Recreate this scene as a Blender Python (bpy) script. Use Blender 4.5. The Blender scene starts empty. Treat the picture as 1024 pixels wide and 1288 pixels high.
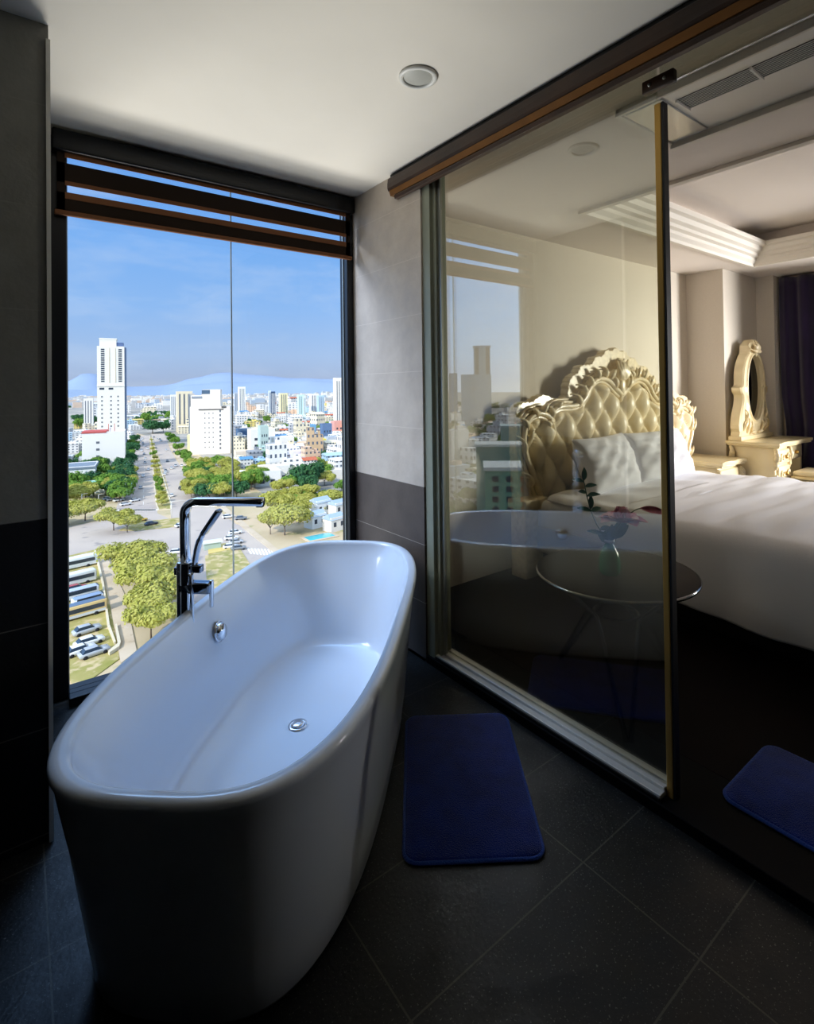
import bpy, math, random
from mathutils import Vector, Matrix
PI = math.pi
R = math.radians
scene = bpy.context.scene
col = scene.collection

# ------------------------------------------------------------------ helpers
def lin(c):
    if isinstance(c, str):
        c = [int(c[i:i+2], 16)/255 for i in (0, 2, 4)]
    return tuple(x/12.92 if x <= .04045 else ((x+.055)/1.055)**2.4 for x in c) + (1,)

class N:
    def __init__(s, name):
        s.m = bpy.data.materials.new(name); s.m.use_nodes = True
        s.t = s.m.node_tree; s.t.nodes.clear()
        s.out = s.t.nodes.new('ShaderNodeOutputMaterial')
    def n(s, typ, **kw):
        nd = s.t.nodes.new('ShaderNode'+typ)
        for k, v in kw.items():
            if k == 'i':
                for kk, vv in v.items():
                    if hasattr(vv, 'is_linked') or isinstance(vv, bpy.types.NodeSocket):
                        s.t.links.new(vv, nd.inputs[kk])
                    else: nd.inputs[kk].default_value = vv
            else: setattr(nd, k, v)
        return nd
    def math(s, op, a, b=None, c=None):
        i = {0: a}
        if b is not None: i[1] = b
        if c is not None: i[2] = c
        return s.n('Math', operation=op, i=i).outputs[0]
    def mix(s, f, a, b):
        nd = s.t.nodes.new('ShaderNodeMix'); nd.data_type = 'RGBA'
        for k, v in ((0, f), (6, a), (7, b)):
            if isinstance(v, bpy.types.NodeSocket): s.t.links.new(v, nd.inputs[k])
            else: nd.inputs[k].default_value = v
        return nd.outputs[2]
    def surf(s, sh): s.t.links.new(sh, s.out.inputs[0]); return s.m

MATS = {}
def mat(name, c, rough=.5, metal=0, spec=.5, var=0., vs=8., bump=0., bs=40., coat=0., trans=0., sheen=0., c2=None, emit=None, det=4):
    if name in MATS: return MATS[name]
    k = N(name)
    base = lin(c)
    p = k.n('BsdfPrincipled', i={'Roughness': rough, 'Metallic': metal, 'Specular IOR Level': spec, 'Coat Weight': coat,
                                 'Transmission Weight': trans, 'Sheen Weight': sheen})
    p.inputs['Base Color'].default_value = base
    tc = k.n('TexCoord')
    if var or c2:
        nz = k.n('TexNoise', i={'Vector': tc.outputs['Object'], 'Scale': vs, 'Detail': det})
        f = k.math('MULTIPLY_ADD', nz.outputs[0], 2.4, -.7)
        f = k.n('Clamp', i={0: f}).outputs[0]
        if c2: o = lin(c2)
        else: o = tuple(min(1, x*(1+var)) for x in base[:3])+(1,); base = tuple(x*(1-var) for x in base[:3])+(1,)
        k.t.links.new(k.mix(f, base, o), p.inputs['Base Color'])
    if bump:
        nz = k.n('TexNoise', i={'Vector': tc.outputs['Object'], 'Scale': bs, 'Detail': 3})
        b = k.n('Bump', i={'Strength': bump, 'Distance': .01, 'Height': nz.outputs[0]})
        k.t.links.new(b.outputs[0], p.inputs['Normal'])
    if emit:
        p.inputs['Emission Color'].default_value = lin(c); p.inputs['Emission Strength'].default_value = emit
    MATS[name] = k.surf(p.outputs[0]); return MATS[name]

def line_mask(k, v, off, step, w):
    a = k.math('DIVIDE', k.math('SUBTRACT', v, off), step)
    fr = k.math('ABSOLUTE', k.math('SUBTRACT', k.math('FRACT', k.math('ADD', a, 100.5)), .5))
    return k.math('LESS_THAN', fr, w/2/step)

def tile_mat(name, axes, base, base2, grout, rough=.35, split=None, speck=.0, bump=.05, spec=.5, ns=9):
    """stone tiles: axes = [(axis, offset, step, groutwidth)]; split = (z, lighter colour, its second colour) above that height"""
    k = N(name)
    g = k.n('NewGeometry'); sp = k.n('SeparateXYZ', i={0: g.outputs['Position']})
    n1 = k.n('TexNoise', i={'Vector': g.outputs['Position'], 'Scale': ns, 'Detail': 8, 'Roughness': .65})
    f = k.n('Clamp', i={0: k.math('MULTIPLY_ADD', n1.outputs[0], 3., -1.)}).outputs[0]
    c = k.mix(f, lin(base), lin(base2))
    if split:
        c2 = k.mix(f, lin(split[1]), lin(split[2]))
        c = k.mix(k.math('GREATER_THAN', sp.outputs[2], split[0]), c, c2)
    if speck:
        n2 = k.n('TexNoise', i={'Vector': g.outputs['Position'], 'Scale': 160, 'Detail': 2})
        s = k.math('GREATER_THAN', n2.outputs[0], .66)
        c = k.mix(k.math('MULTIPLY', s, speck), c, lin('8a8a86'))
    m = None
    for ax, off, step, w in axes:
        q = line_mask(k, sp.outputs['XYZ'.index(ax)], off, step, w)
        m = q if m is None else k.math('MAXIMUM', m, q)
    gc = lin(grout)
    if split: gc = k.mix(k.math('GREATER_THAN', sp.outputs[2], split[0]), gc, lin(split[3]))
    c = k.mix(m, c, gc)
    rg = k.math('MULTIPLY_ADD', f, .2, rough)
    n3 = k.n('TexNoise', i={'Vector': g.outputs['Position'], 'Scale': 70, 'Detail': 4})
    h = k.math('SUBTRACT', n3.outputs[0], k.math('MULTIPLY', m, 1.))
    b = k.n('Bump', i={'Strength': bump, 'Distance': .01, 'Height': h})
    p = k.n('BsdfPrincipled', i={'Base Color': c, 'Roughness': rg, 'Normal': b.outputs[0], 'Specular IOR Level': spec})
    return k.surf(p.outputs[0])

def glass_mat(name, refl=.04, tint='ffffff'):
    """thin clear sheet: transparent, with a mirror share that grows towards grazing angles, the same from both sides"""
    k = N(name)
    t = k.n('BsdfTransparent'); t.inputs[0].default_value = lin(tint)
    gl = k.n('BsdfGlossy', i={'Roughness': .0})
    g = k.n('NewGeometry'); dt_ = k.n('VectorMath', operation='DOT_PRODUCT', i={0: g.outputs['Normal'], 1: g.outputs['Incoming']})
    c = k.math('SUBTRACT', 1, k.math('ABSOLUTE', dt_.outputs['Value']))
    f = k.n('Clamp', i={0: k.math('MULTIPLY_ADD', k.math('POWER', c, 5), 1-refl, refl)}).outputs[0]
    mx = k.n('MixShader', i={0: f}); k.t.links.new(t.outputs[0], mx.inputs[1]); k.t.links.new(gl.outputs[0], mx.inputs[2])
    return k.surf(mx.outputs[0])

class MB:
    def __init__(s): s.v = []; s.f = []; s.mi = []; s.sm = []
    def add(s, vs, fs, mi=0, sm=False):
        b = len(s.v); s.v += [tuple(v) for v in vs]
        for f in fs: s.f.append(tuple(b+i for i in f)); s.mi.append(mi); s.sm.append(sm)
        return s
    def box(s, x0, x1, y0, y1, z0, z1, mi=0, M=None):
        vs = [Vector((x, y, z)) for z in (z0, z1) for y in (y0, y1) for x in (x0, x1)]
        if M: vs = [M @ v for v in vs]
        return s.add(vs, [(0,2,3,1),(4,5,7,6),(0,1,5,4),(2,6,7,3),(0,4,6,2),(1,3,7,5)], mi)
    def rbox(s, x0, x1, y0, y1, z0, z1, r=.01, seg=3, mi=0, M=None):
        """box with rounded vertical corners and softened top/bottom edges"""
        def ring(ins, z):
            o = []; rr = max(r-ins, 1e-4)
            for cx, cy, a0 in ((x1-r, y1-r, 0), (x0+r, y1-r, 90), (x0+r, y0+r, 180), (x1-r, y0+r, 270)):
                for i in range(seg+1):
                    a = R(a0+90*i/seg); o.append(Vector((cx+rr*math.cos(a), cy+rr*math.sin(a), z)))
            return o
        zz = [(r*(1-math.sin(R(90*i/seg))), z0+r*(1-math.cos(R(90*i/seg)))) for i in range(seg+1)]
        zt = [(r*(1-math.cos(R(90*i/seg))), z1-r*(1-math.sin(R(90*i/seg)))) for i in range(seg+1)]
        s.loft([ring(a, z) for a, z in zz+zt], mi=mi, cap=True, M=M, sm=True); return s
    def loft(s, rings, mi=0, cap=False, closed=True, M=None, sm=True):
        n = len(rings[0]); vs = [Vector(v) for r_ in rings for v in r_]
        if M: vs = [M @ v for v in vs]
        fs = []
        for j in range(len(rings)-1):
            for i in range(n if closed else n-1):
                a, b = j*n+i, j*n+(i+1) % n
                fs.append((a, b, b+n, a+n))
        if cap: fs.append(tuple(reversed(range(n)))); fs.append(tuple(range((len(rings)-1)*n, len(rings)*n)))
        return s.add(vs, fs, mi, sm)
    def lathe(s, prof, n=24, c=(0,0,0), mi=0, M=None, cap=True, sm=True):
        return s.loft([[(c[0]+r_*math.cos(2*PI*i/n), c[1]+r_*math.sin(2*PI*i/n), c[2]+z) for i in range(n)] for r_, z in prof], mi, cap, True, M, sm)
    def tube(s, pts, r, n=10, mi=0, cap=True, flat=1., M=None, up=None):
        pts = [Vector(p) for p in pts]; rs = r if isinstance(r, (list, tuple)) else [r]*len(pts)
        rings = []; prev = None
        for i, p in enumerate(pts):
            t = (pts[min(i+1, len(pts)-1)]-pts[max(i-1, 0)])
            if t.length < 1e-9: t = Vector((0,0,1))
            t.normalize()
            if prev is None:
                a = Vector(up) if up else (Vector((0,0,1)) if abs(t.z) < .9 else Vector((1,0,0)))
            else: a = prev
            u = (a-t*a.dot(t))
            if u.length < 1e-6: u = t.orthogonal()
            u.normalize(); w = t.cross(u); prev = u
            rings.append([p+(u*math.cos(2*PI*k/n)*flat+w*math.sin(2*PI*k/n))*rs[i] for k in range(n)])
        return s.loft(rings, mi, cap, True, M)
    def ball(s, c, r, n=12, mi=0, sc=(1,1,1), M=None):
        rings = []
        for j in range(n//2+1):
            a = PI*j/(n//2); rr = max(math.sin(a), 1e-3)
            rings.append([(c[0]+r*sc[0]*rr*math.cos(2*PI*i/n), c[1]+r*sc[1]*rr*math.sin(2*PI*i/n), c[2]-r*sc[2]*math.cos(a)) for i in range(n)])
        return s.loft(rings, mi, True, True, M)
    def prism(s, poly, z0, z1, mi=0, M=None, axis='Z'):
        """extrude polygon; axis Z: poly (x,y); Y: poly (x,z) between y=z0..z1; X: poly (y,z)"""
        def q(p, h): return {'Z': (p[0], p[1], h), 'Y': (p[0], h, p[1]), 'X': (h, p[0], p[1])}[axis]
        n = len(poly); vs = [Vector(q(p, z0)) for p in poly]+[Vector(q(p, z1)) for p in poly]
        if M: vs = [M @ v for v in vs]
        fs = [tuple(reversed(range(n))), tuple(range(n, 2*n))]+[(i, (i+1) % n, n+(i+1) % n, n+i) for i in range(n)]
        return s.add(vs, fs, mi)
    def grid(s, fn, nu, nv, mi=0, sm=True, M=None):
        vs = [Vector(fn(i/nu, j/nv)) for j in range(nv+1) for i in range(nu+1)]
        if M: vs = [M @ v for v in vs]
        return s.add(vs, [(j*(nu+1)+i, j*(nu+1)+i+1, (j+1)*(nu+1)+i+1, (j+1)*(nu+1)+i) for j in range(nv) for i in range(nu)], mi, sm)
    def mesh(s, name, mats):
        me = bpy.data.meshes.new(name); me.from_pydata(s.v, [], s.f)
        for m in (mats if isinstance(mats, (list, tuple)) else [mats]): me.materials.append(m)
        me.polygons.foreach_set('material_index', s.mi); me.polygons.foreach_set('use_smooth', s.sm)
        me.update(); return me
    def build(s, name, mats, parent=None, bevel=0, auto=True, fixn=True, **tagkw):
        me = s.mesh(name, mats)
        if fixn:
            import bmesh
            b = bmesh.new(); b.from_mesh(me); bmesh.ops.recalc_face_normals(b, faces=b.faces); b.to_mesh(me); b.free()
        o = bpy.data.objects.new(name, me); col.objects.link(o)
        if parent: o.parent = parent
        if bevel:
            md = o.modifiers.new('b', 'BEVEL'); md.width = bevel; md.segments = 2; md.limit_method = 'ANGLE'
        tag(o, **tagkw); return o

def tag(o, label=None, cat=None, group=None, kind=None):
    if label: o['label'] = label
    if cat: o['category'] = cat
    if group: o['group'] = group
    if kind: o['kind'] = kind
    return o
def thing(name, label, cat, loc=(0,0,0), rz=0, group=None):
    o = bpy.data.objects.new(name, None); col.objects.link(o); o.location = loc; o.rotation_euler.z = rz
    o.empty_display_size = .1
    return tag(o, label, cat, group)
def dup(o, loc, rz, label=None, cat=None, group=None, scale=None):
    c = o.copy(); col.objects.link(c); c.location = loc; c.rotation_euler = (0, 0, rz)
    if scale: c.scale = scale if isinstance(scale, tuple) else (scale,)*3
    for ch in list(o.children):
        d = ch.copy(); col.objects.link(d); d.parent = c
    if label: tag(c, label, cat, group)
    return c
def struct(mb, name, mats, **k): return mb.build(name, mats, kind='structure', **k)
def catmull(pts, n=8, closed=False):
    P_ = [Vector(p) for p in pts]; o = []
    m = len(P_)
    for i in range(m if closed else m-1):
        g = (lambda j: P_[j % m]) if closed else (lambda j: P_[max(0, min(m-1, j))])
        a, b, c, d = g(i-1), g(i), g(i+1), g(i+2)
        for k in range(n):
            t = k/n
            o.append(.5*((2*b)+(c-a)*t+(2*a-5*b+4*c-d)*t*t+(3*b-a-3*c+d)*t**3))
    if not closed: o.append(P_[-1])
    return o

# ------------------------------------------------------------------ camera (level of the eye 1.45 m above the bathroom floor)
YAW, PIT, ROL, F, CX, CY = 0.662458348, 0.012035005, -0.013222612, 664.0492, 541.547, 478.854
_f = Vector((math.sin(YAW), math.cos(YAW), 0)); _r = Vector((math.cos(YAW), -math.sin(YAW), 0)); _u = Vector((0,0,1))
f2 = _f*math.cos(PIT)+_u*math.sin(PIT); u2 = -_f*math.sin(PIT)+_u*math.cos(PIT)
r3 = _r*math.cos(ROL)+u2*math.sin(ROL); u3 = -_r*math.sin(ROL)+u2*math.cos(ROL)
EYE = Vector((0, 0, 1.45))
cam = bpy.data.objects.new('camera', bpy.data.cameras.new('camera')); col.objects.link(cam)
Mx = Matrix((r3, u3, -f2)).transposed().to_4x4(); Mx.translation = EYE; cam.matrix_world = Mx
cam.data.sensor_fit = 'HORIZONTAL'; cam.data.sensor_width = 36; cam.data.lens = 36*F/1024
cam.data.shift_x = (512-CX)/1024; cam.data.shift_y = (CY-644)/1024
cam.data.clip_start = .05; cam.data.clip_end = 30000
scene.camera = cam
GZ = -70.
def at(px, py, z=GZ):
    """ground position (or position at height z) seen in that direction"""
    d = f2+r3*((px-CX)/F)+u3*((CY-py)/F); return EYE+d*((z-EYE.z)/d.z)
def atd(px, dist, z=GZ):
    d = f2+r3*((px-CX)/F); d.z = 0; d.normalize(); return Vector((d.x*dist, d.y*dist, z))

# ------------------------------------------------------------------ materials
M_ceil = mat('ceiling_paint', 'ece6da', .8, spec=.2, var=.02, vs=3)
M_bceil = mat('bedroom_ceiling_paint', 'e6ddd4', .8, spec=.2)
M_wall = mat('bedroom_wallpaper', 'd6cdbf', .85, spec=.2, var=.03, vs=90, bump=.05, bs=220)
M_trimw = mat('plaster_moulding', 'e6dfd3', .6, spec=.3)
M_floor = tile_mat('granite_floor_tiles', [('X', .058, .645, .0045), ('Y', 1.005, .348, .0045)], '0b0c0c', '151615', '46443c', .38, speck=.35, bump=.12, spec=.35)
M_side = tile_mat('stone_wall_tiles_right', [('Z', 0, .307, .003)], '4a3e36', '5e5148', 'a79c90', .45, split=(.922, 'c4b6a6', 'd4c7b7', 'dccfc0'), bump=.1, ns=7)
M_left = tile_mat('stone_wall_tiles_left', [('Z', .026, .338, .004)], '0d0f13', '15171a', '5d5a54', .5, split=(1.04, '7b7a74', '888781', '86857f'), bump=.1, spec=.3, ns=7)
M_dark = mat('dark_tiles_behind', '26282a', .5, var=.2, vs=5)
M_metal_trim = mat('aluminium_trim', 'd2d1cb', .5, metal=.0)
M_frame = mat('black_window_frame', '0b0d12', .35, spec=.4)
M_steel = mat('satin_aluminium', 'a7a9a0', .38, metal=.75)
M_jamb = mat('bronze_grey_aluminium', '999c88', .5, metal=.1, var=.05, vs=4)
M_rail = mat('pale_aluminium_rail', 'd4d3cd', .4, metal=.35)
M_wood = mat('dark_stained_wood', '3f2613', .5, coat=.08, c2='2a180c', vs=6)
M_goldw = mat('gilded_wood', '7a4f1e', .45, metal=.2, coat=.1, var=.15, vs=10)
M_gold = mat('brass_profile', 'c39b52', .42, metal=.7, var=.08, vs=4)
M_black = mat('black_rubber', '060607', .5)
M_blackg = mat('black_granite_threshold', '040405', .6, spec=.08, var=.3, vs=30)
M_tub = mat('white_acrylic', 'e4edf8', .14, spec=.45, coat=.3)
M_chrome = mat('chrome', 'dfe4ea', .06, metal=1)
M_chromed = mat('dark_chrome', '8f99a6', .1, metal=1)  # darker chrome tone for aerator, mixer, knob, holder and shower head
M_rug = mat('navy_pile_rug', '12308c', .95, spec=.05, sheen=.25, var=.3, vs=14, bump=1., bs=260)
M_rug_e = mat('navy_rug_edging', '2a4aa0', .9, spec=.05, sheen=.3, bump=.6, bs=200)
M_bfloor = mat('dark_red_brown_floor', '0e0504', .7, c2='080303', vs=5, spec=.1)
M_cream = mat('cream_lacquer', 'e3d2a8', .28, coat=.35, var=.05, vs=5)
M_creamd = mat('aged_cream_carving', 'e0cfa8', .32, coat=.3, var=.16, vs=30)
M_leather = mat('cream_leather', 'e2d3b0', .33, spec=.5, var=.04, vs=6, bump=.06, bs=150)
M_linen = mat('white_linen', 'e6e6ea', .85, spec=.15, sheen=.15, bump=.08, bs=260)
M_pillow = mat('pillow_cotton', 'dedee2', .85, spec=.15, sheen=.2, bump=.15, bs=30)
M_boxspring = mat('grey_divan_cloth', 'aaa69b', .9, spec=.1)
M_bedbase = mat('dark_bed_base', '100c0a', .6)
M_curtain = mat('dark_plum_velvet', '2a1c44', .8, sheen=.4, spec=.2, c2='1a1130', vs=3)
M_mirror = mat('mirror_glass', '111111', .03, metal=1)
M_tabletop = mat('dark_bronze_tabletop', '1d1611', .55, spec=.12, coat=.0, var=.1, vs=5)
M_tableedge = mat('polished_table_edge', '9d9ea0', .15, metal=1)
M_leg = mat('black_chrome_leg', '2c2c30', .18, metal=1)
M_leaf = mat('florist_leaf', '1f5b45', .45, var=.25, vs=60)
M_petal = mat('pink_petal', 'ec9ab0', .55, c2='fbd9e0', vs=40)
M_petald = mat('deep_pink_petal', 'c4587a', .55, c2='e08aa2', vs=30)
M_ac = mat('air_conditioner_plastic', 'f1eee8', .35)
M_acd = mat('dark_vent_recess', '0d0d0d', .7)
M_acg = mat('glossy_access_panel', 'b9bcbc', .12, coat=.5)
M_fabric = mat('blind_fabric', '2c231d', .85, spec=.1, var=.1, vs=300)
M_fabricb = mat('brown_blind_band', '7a5238', .85, spec=.1)
M_lamp = mat('frosted_lamp_cover', 'b4b4ac', .5)
M_lampr = mat('lamp_ring', 'e0dfd8', .35)
M_winglass = glass_mat('clear_window_glass', .03, 'fbfdff')
M_part = glass_mat('reflective_partition_glass', .175, 'f4f5ec')
k = N('green_vase_glass')
M_vase = k.surf(k.n('BsdfPrincipled', i={'Base Color': lin('2c9468'), 'Roughness': .08, 'Transmission Weight': .35, 'Coat Weight': .6}).outputs[0])

# ================================================================== THE ROOM SHELL
CZ = 2.66
GX = 1.755
b = MB(); b.box(-2.0, 1.69, -2.2, 3.1, -.2, 0); struct(b, 'floor', M_floor)
b = MB(); b.box(1.69, 1.985, -2.2, 2.235, -.2, .04); b.box(1.69, 1.985, 2.235, 3.1, -.2, .02); struct(b, 'trim_1', M_blackg, bevel=.004)
b = MB(); b.box(1.985, 7.2, -3.0, 3.1, -.2, .04); struct(b, 'floor_bedroom', M_bfloor)
b = MB(); b.box(-2.0, 1.80, -2.2, 3.1, CZ, CZ+.3); struct(b, 'ceiling', M_ceil)
# bedroom ceiling with its tray
TX0, TX1, TY0, TY1, TD = 3.13, 5.94, -1.9, 2.2, .30
b = MB()
b.box(1.80, TX0, -3.0, 3.1, CZ, CZ+.35); b.box(TX1, 7.2, -3.0, 3.1, CZ, CZ+.35)
b.box(TX0, TX1, TY1, 3.1, CZ, CZ+.35); b.box(TX0, TX1, -3.0, TY0, CZ, CZ+.35)
b.box(TX0-.1, TX1+.1, TY0-.1, TY1+.1, CZ+TD, CZ+TD+.2)
struct(b, 'ceiling_bedroom', M_bceil)
# crown moulding round the tray (on the far edge and the right edge), profile steps inward going up
prof = [(0, 0), (.0, .02), (.035, .03), (.035, .055), (.065, .075), (.085, .11), (.085, .135), (.12, .15), (.12, .18), (.14, .2)]
def mould_ring(name, x0, x1, y0, y1, z):
    b = MB(); rings = []
    for d_, h in [(-.015, -.012), (-.03, .0)]+[(-.03, .0)]: pass
    pr = [(-.05, .0), (-.05, -.02), (-.01, -.022), (.0, .0), (.03, .025), (.035, .05), (.07, .06), (.075, .085), (.11, .10), (.125, .135), (.16, .145), (.165, .18), (.0, .2)]
    for d_, h in pr:
        rings.append([(x0+d_, y0+d_, z+h), (x1-d_, y0+d_, z+h), (x1-d_, y1-d_, z+h), (x0+d_, y1-d_, z+h)])
    b.loft(rings, sm=False); return struct(b, name, M_trimw)
mould_ring('trim_2', TX0, TX1, TY0, TY1, CZ)

# bathroom walls
b = MB(); b.box(-2.0, .08, 2.13, 3.1, 0, CZ); struct(b, 'wall_left', M_left)
b = MB(); b.box(.073, .085, 2.12, 2.134, 0.0, CZ-.05); struct(b, 'trim_3', M_metal_trim)
b = MB(); b.box(1.69, 1.83, 2.235, 3.1, 0, CZ); struct(b, 'wall_right', M_side)
b = MB(); b.box(-2.2, -2.0, -2.2, 3.1, -.2, CZ+.3); struct(b, 'wall_far_left', M_dark)
b = MB(); b.box(-2.2, 1.9, -2.4, -2.2, -.2, CZ+.3); struct(b, 'wall_behind', M_dark)
b = MB(); b.box(1.70, 1.80, -2.2, -.25, 0, CZ); struct(b, 'wall_beside_doorway', M_side)
b = MB(); b.box(.08, 1.69, 3.04, 3.1, CZ-.03, CZ+.3); b.box(.08, 1.69, 3.05, 3.1, 0, .04); struct(b, 'wall_window_edge', M_frame)
# bedroom walls
b = MB(); b.box(1.83, 7.2, 2.87, 3.1, 0, CZ+.3); struct(b, 'wall_headboard', M_wall)
b = MB(); b.box(5.87, 7.2, 2.48, 2.9, 0, CZ); struct(b, 'wall_pillar', M_wall)
WY0, WY1, WZ0, WZ1 = -1.15, .75, .55, 2.35
b = MB(); b.box(6.95, 7.2, -3.0, WY0, 0, CZ+.3); b.box(6.95, 7.2, WY1, 2.6, 0, CZ+.3); b.box(6.95, 7.2, WY0, WY1, 0, WZ0); b.box(6.95, 7.2, WY0, WY1, WZ1, CZ+.3)
struct(b, 'wall_curtain_side', M_wall)
b = MB(); b.box(1.8, 7.2, -3.2, -3.0, -.2, CZ+.3); struct(b, 'wall_bedroom_back', M_wall)
b = MB(); b.box(6.72, 6.95, 2.30, 2.48, 0, CZ); struct(b, 'wall_curtain_return', M_wall)
# bedroom daylight window (beyond the right edge of the picture)
b = MB()
for y in (WY0, (WY0+WY1)/2-.02, WY1-.04): b.box(7.03, 7.08, y, y+.04, WZ0, WZ1)
b.box(7.03, 7.08, WY0, WY1, WZ0, WZ0+.04); b.box(7.03, 7.08, WY0, WY1, WZ1-.04, WZ1)
struct(b, 'window_2', M_frame)

# bathroom window: black frame, two panes butting at a thin seam
w = bpy.data.objects.new('window_1', None); col.objects.link(w); w['kind'] = 'structure'
b = MB()
b.box(.085, .178, 2.955, 3.05, 0.05, CZ-.03); b.box(1.645, 1.695, 2.955, 3.05, .05, CZ-.03)
b.box(.178, 1.645, 2.955, 3.05, .0, .04); b.box(.178, 1.645, 2.955, 3.05, CZ-.06, CZ-.02)
b.build('window_frame', M_frame, w, bevel=.004)
b = MB(); b.box(.178, .183, 3.0, 3.012, .04, CZ-.06); b.box(1.64, 1.645, 3.0, 3.012, .04, CZ-.06); b.build('window_gasket', M_steel, w)
b = MB(); b.box(.183, .936, 3.0, 3.010, .04, CZ-.06); b.build('window_pane', M_winglass, w)
b = MB(); b.box(.940, 1.64, 3.0, 3.010, .04, CZ-.06); b.build('window_pane', M_winglass, w)
b = MB(); b.box(.9355, .9405, 2.998, 3.012, .04, CZ-.06); b.build('pane_seam', M_steel, w)

# ================================================================== PARTITION
t = bpy.data.objects.new('trim_4', None); col.objects.link(t); t['kind'] = 'structure'
b = MB(); b.box(1.70, 1.80, 2.170, 2.235, .03, 2.62); b.box(1.72, 1.79, 2.145, 2.17, .03, 2.62); b.build('side_jamb', M_jamb, t, bevel=.003)
b = MB(); b.box(1.735, 1.748, 2.125, 2.145, .06, 2.62); b.build('glass_channel', M_steel, t)
t = bpy.data.objects.new('trim_5', None); col.objects.link(t); t['kind'] = 'structure'
b = MB(); b.box(1.705, 1.765, .955, 2.17, .04, .058); b.box(1.735, 1.765, .955, 2.17, .058, .07); b.box(1.772, 1.80, .955, 2.17, .04, .07); b.build('bottom_rail', M_rail, t, bevel=.002)
b = MB(); b.box(1.699, 1.7055, .955, 2.17, .043, .05); b.build('rail_gasket', M_black, t)

g = thing('glass_partition', 'large fixed glass panel between the bathroom and bedroom, mirroring the city', 'glass panel', (GX, .95, .07))
b = MB(); b.box(0, .010, 0.0, 1.19, 0, 2.54); b.build('fixed_pane', M_part, g)
b = MB(); b.box(-.012, .022, -.022, 0.002, -.03, 2.35); b.build('edge_post', M_gold, g, bevel=.003)
b = MB(); b.box(-.010, .020, -.030, -.022, -.03, 2.35); b.build('post_seal', M_black, g)
g2 = thing('transom_panel', 'glass transom above the doorway hanging from the wooden track', 'glass panel', (GX, .94, 2.44))
b = MB(); b.box(0, .010, -1.15, -.004, 0.04, .18); b.build('transom_pane', M_part, g2)
br = thing('glass_clamp', 'dark rectangular clamp with two screws joining the glass panels', 'clamp', (GX-.008, .94, 2.495))
b = MB(); b.rbox(-.006, .02, -.06, .055, -.022, .022, .004); b.build('clamp_plate', M_wood, br)
for y in (-.028, .026):
    b = MB(); b.lathe([(.006, 0), (.006, .003), (.003, .004)], 12, M=Matrix.Translation((-.006, y, 0)) @ Matrix.Rotation(-PI/2, 4, 'Y')); b.build('screw', M_steel, br)
# wooden head track along the ceiling
tr = thing('sliding_door_track', 'long dark wooden track with gilded lip along the ceiling above glass', 'track', (0, 0, 0))
pr = [(1.688, 2.640), (1.664, 2.640), (1.652, 2.630), (1.648, 2.60), (1.648, 2.575), (1.655, 2.560), (1.688, 2.560)]
b = MB(); b.prism(pr, -.95, 2.49, axis='Y'); b.build('track_fascia', M_wood, tr, bevel=.004)
b = MB(); b.prism([(1.651, 2.559), (1.660, 2.532), (1.688, 2.532), (1.688, 2.559)], -.95, 2.475, axis='Y'); b.build('gilded_lip', M_goldw, tr)
b = MB(); b.prism([(1.664, 2.531), (1.660, 2.522), (1.664, 2.507), (1.688, 2.507), (1.688, 2.531)], -.95, 2.44, axis='Y'); b.build('lower_lip', M_wood, tr, bevel=.002)
b = MB(); b.prism([(1.690, 2.66), (1.672, 2.66), (1.670, 2.641), (1.690, 2.641)], -.95, 2.49, axis='Y'); b.build('ceiling_strip', M_black, tr)  # thin black strip between the fascia and the ceiling
b = MB(); b.box(1.69, 1.80, -.95, 2.234, 2.62, 2.659); b.build('head_rail', M_wood, tr)

# ================================================================== ZEBRA BLIND
bl = thing('zebra_blind', 'dark brown zebra roller blind raised at the top of window', 'blind', (.12, 2.93, 2.26))
L = 1.555
b = MB(); b.rbox(0, L, -.035, .03, .29, .385, .008); b.build('cassette', M_frame, bl)
for z0, z1 in ((.152, .243), (.018, .106)):
    b = MB(); b.box(.02, L-.02, .0, .003, z0, z1); b.build('fabric_band', M_fabric, bl)
for z0, z1 in ((.268, .30), (.140, .160), (.078, .108)):
    b = MB(); b.box(.05, L-.05, -.004, -.001, z0, z1); b.build('brown_band', M_fabricb, bl)
for x in (.02, L-.05):
    b = MB(); b.box(x, x+.03, 0, .003, .0, .29); b.build('side_band', M_fabric, bl)
b = MB(); b.rbox(.01, L-.01, -.012, .012, .0, .022, .005); b.build('bottom_rail', M_fabricb, bl)

# ================================================================== CEILING DOWNLIGHT
d = thing('downlight', 'small round recessed ceiling light, switched off, above the tub', 'ceiling light', (1.23, 1.63, CZ))
b = MB(); b.lathe([(.075, .0), (.077, -.006), (.070, -.011), (.060, -.011), (.056, -.004), (.056, .0)], 40, cap=False); b.build('trim_ring', M_lampr, d)
b = MB(); b.lathe([(.057, -.003), (.05, -.006), (.001, -.007)], 40, cap=False); b.build('lamp_cover', M_lamp, d)

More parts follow.
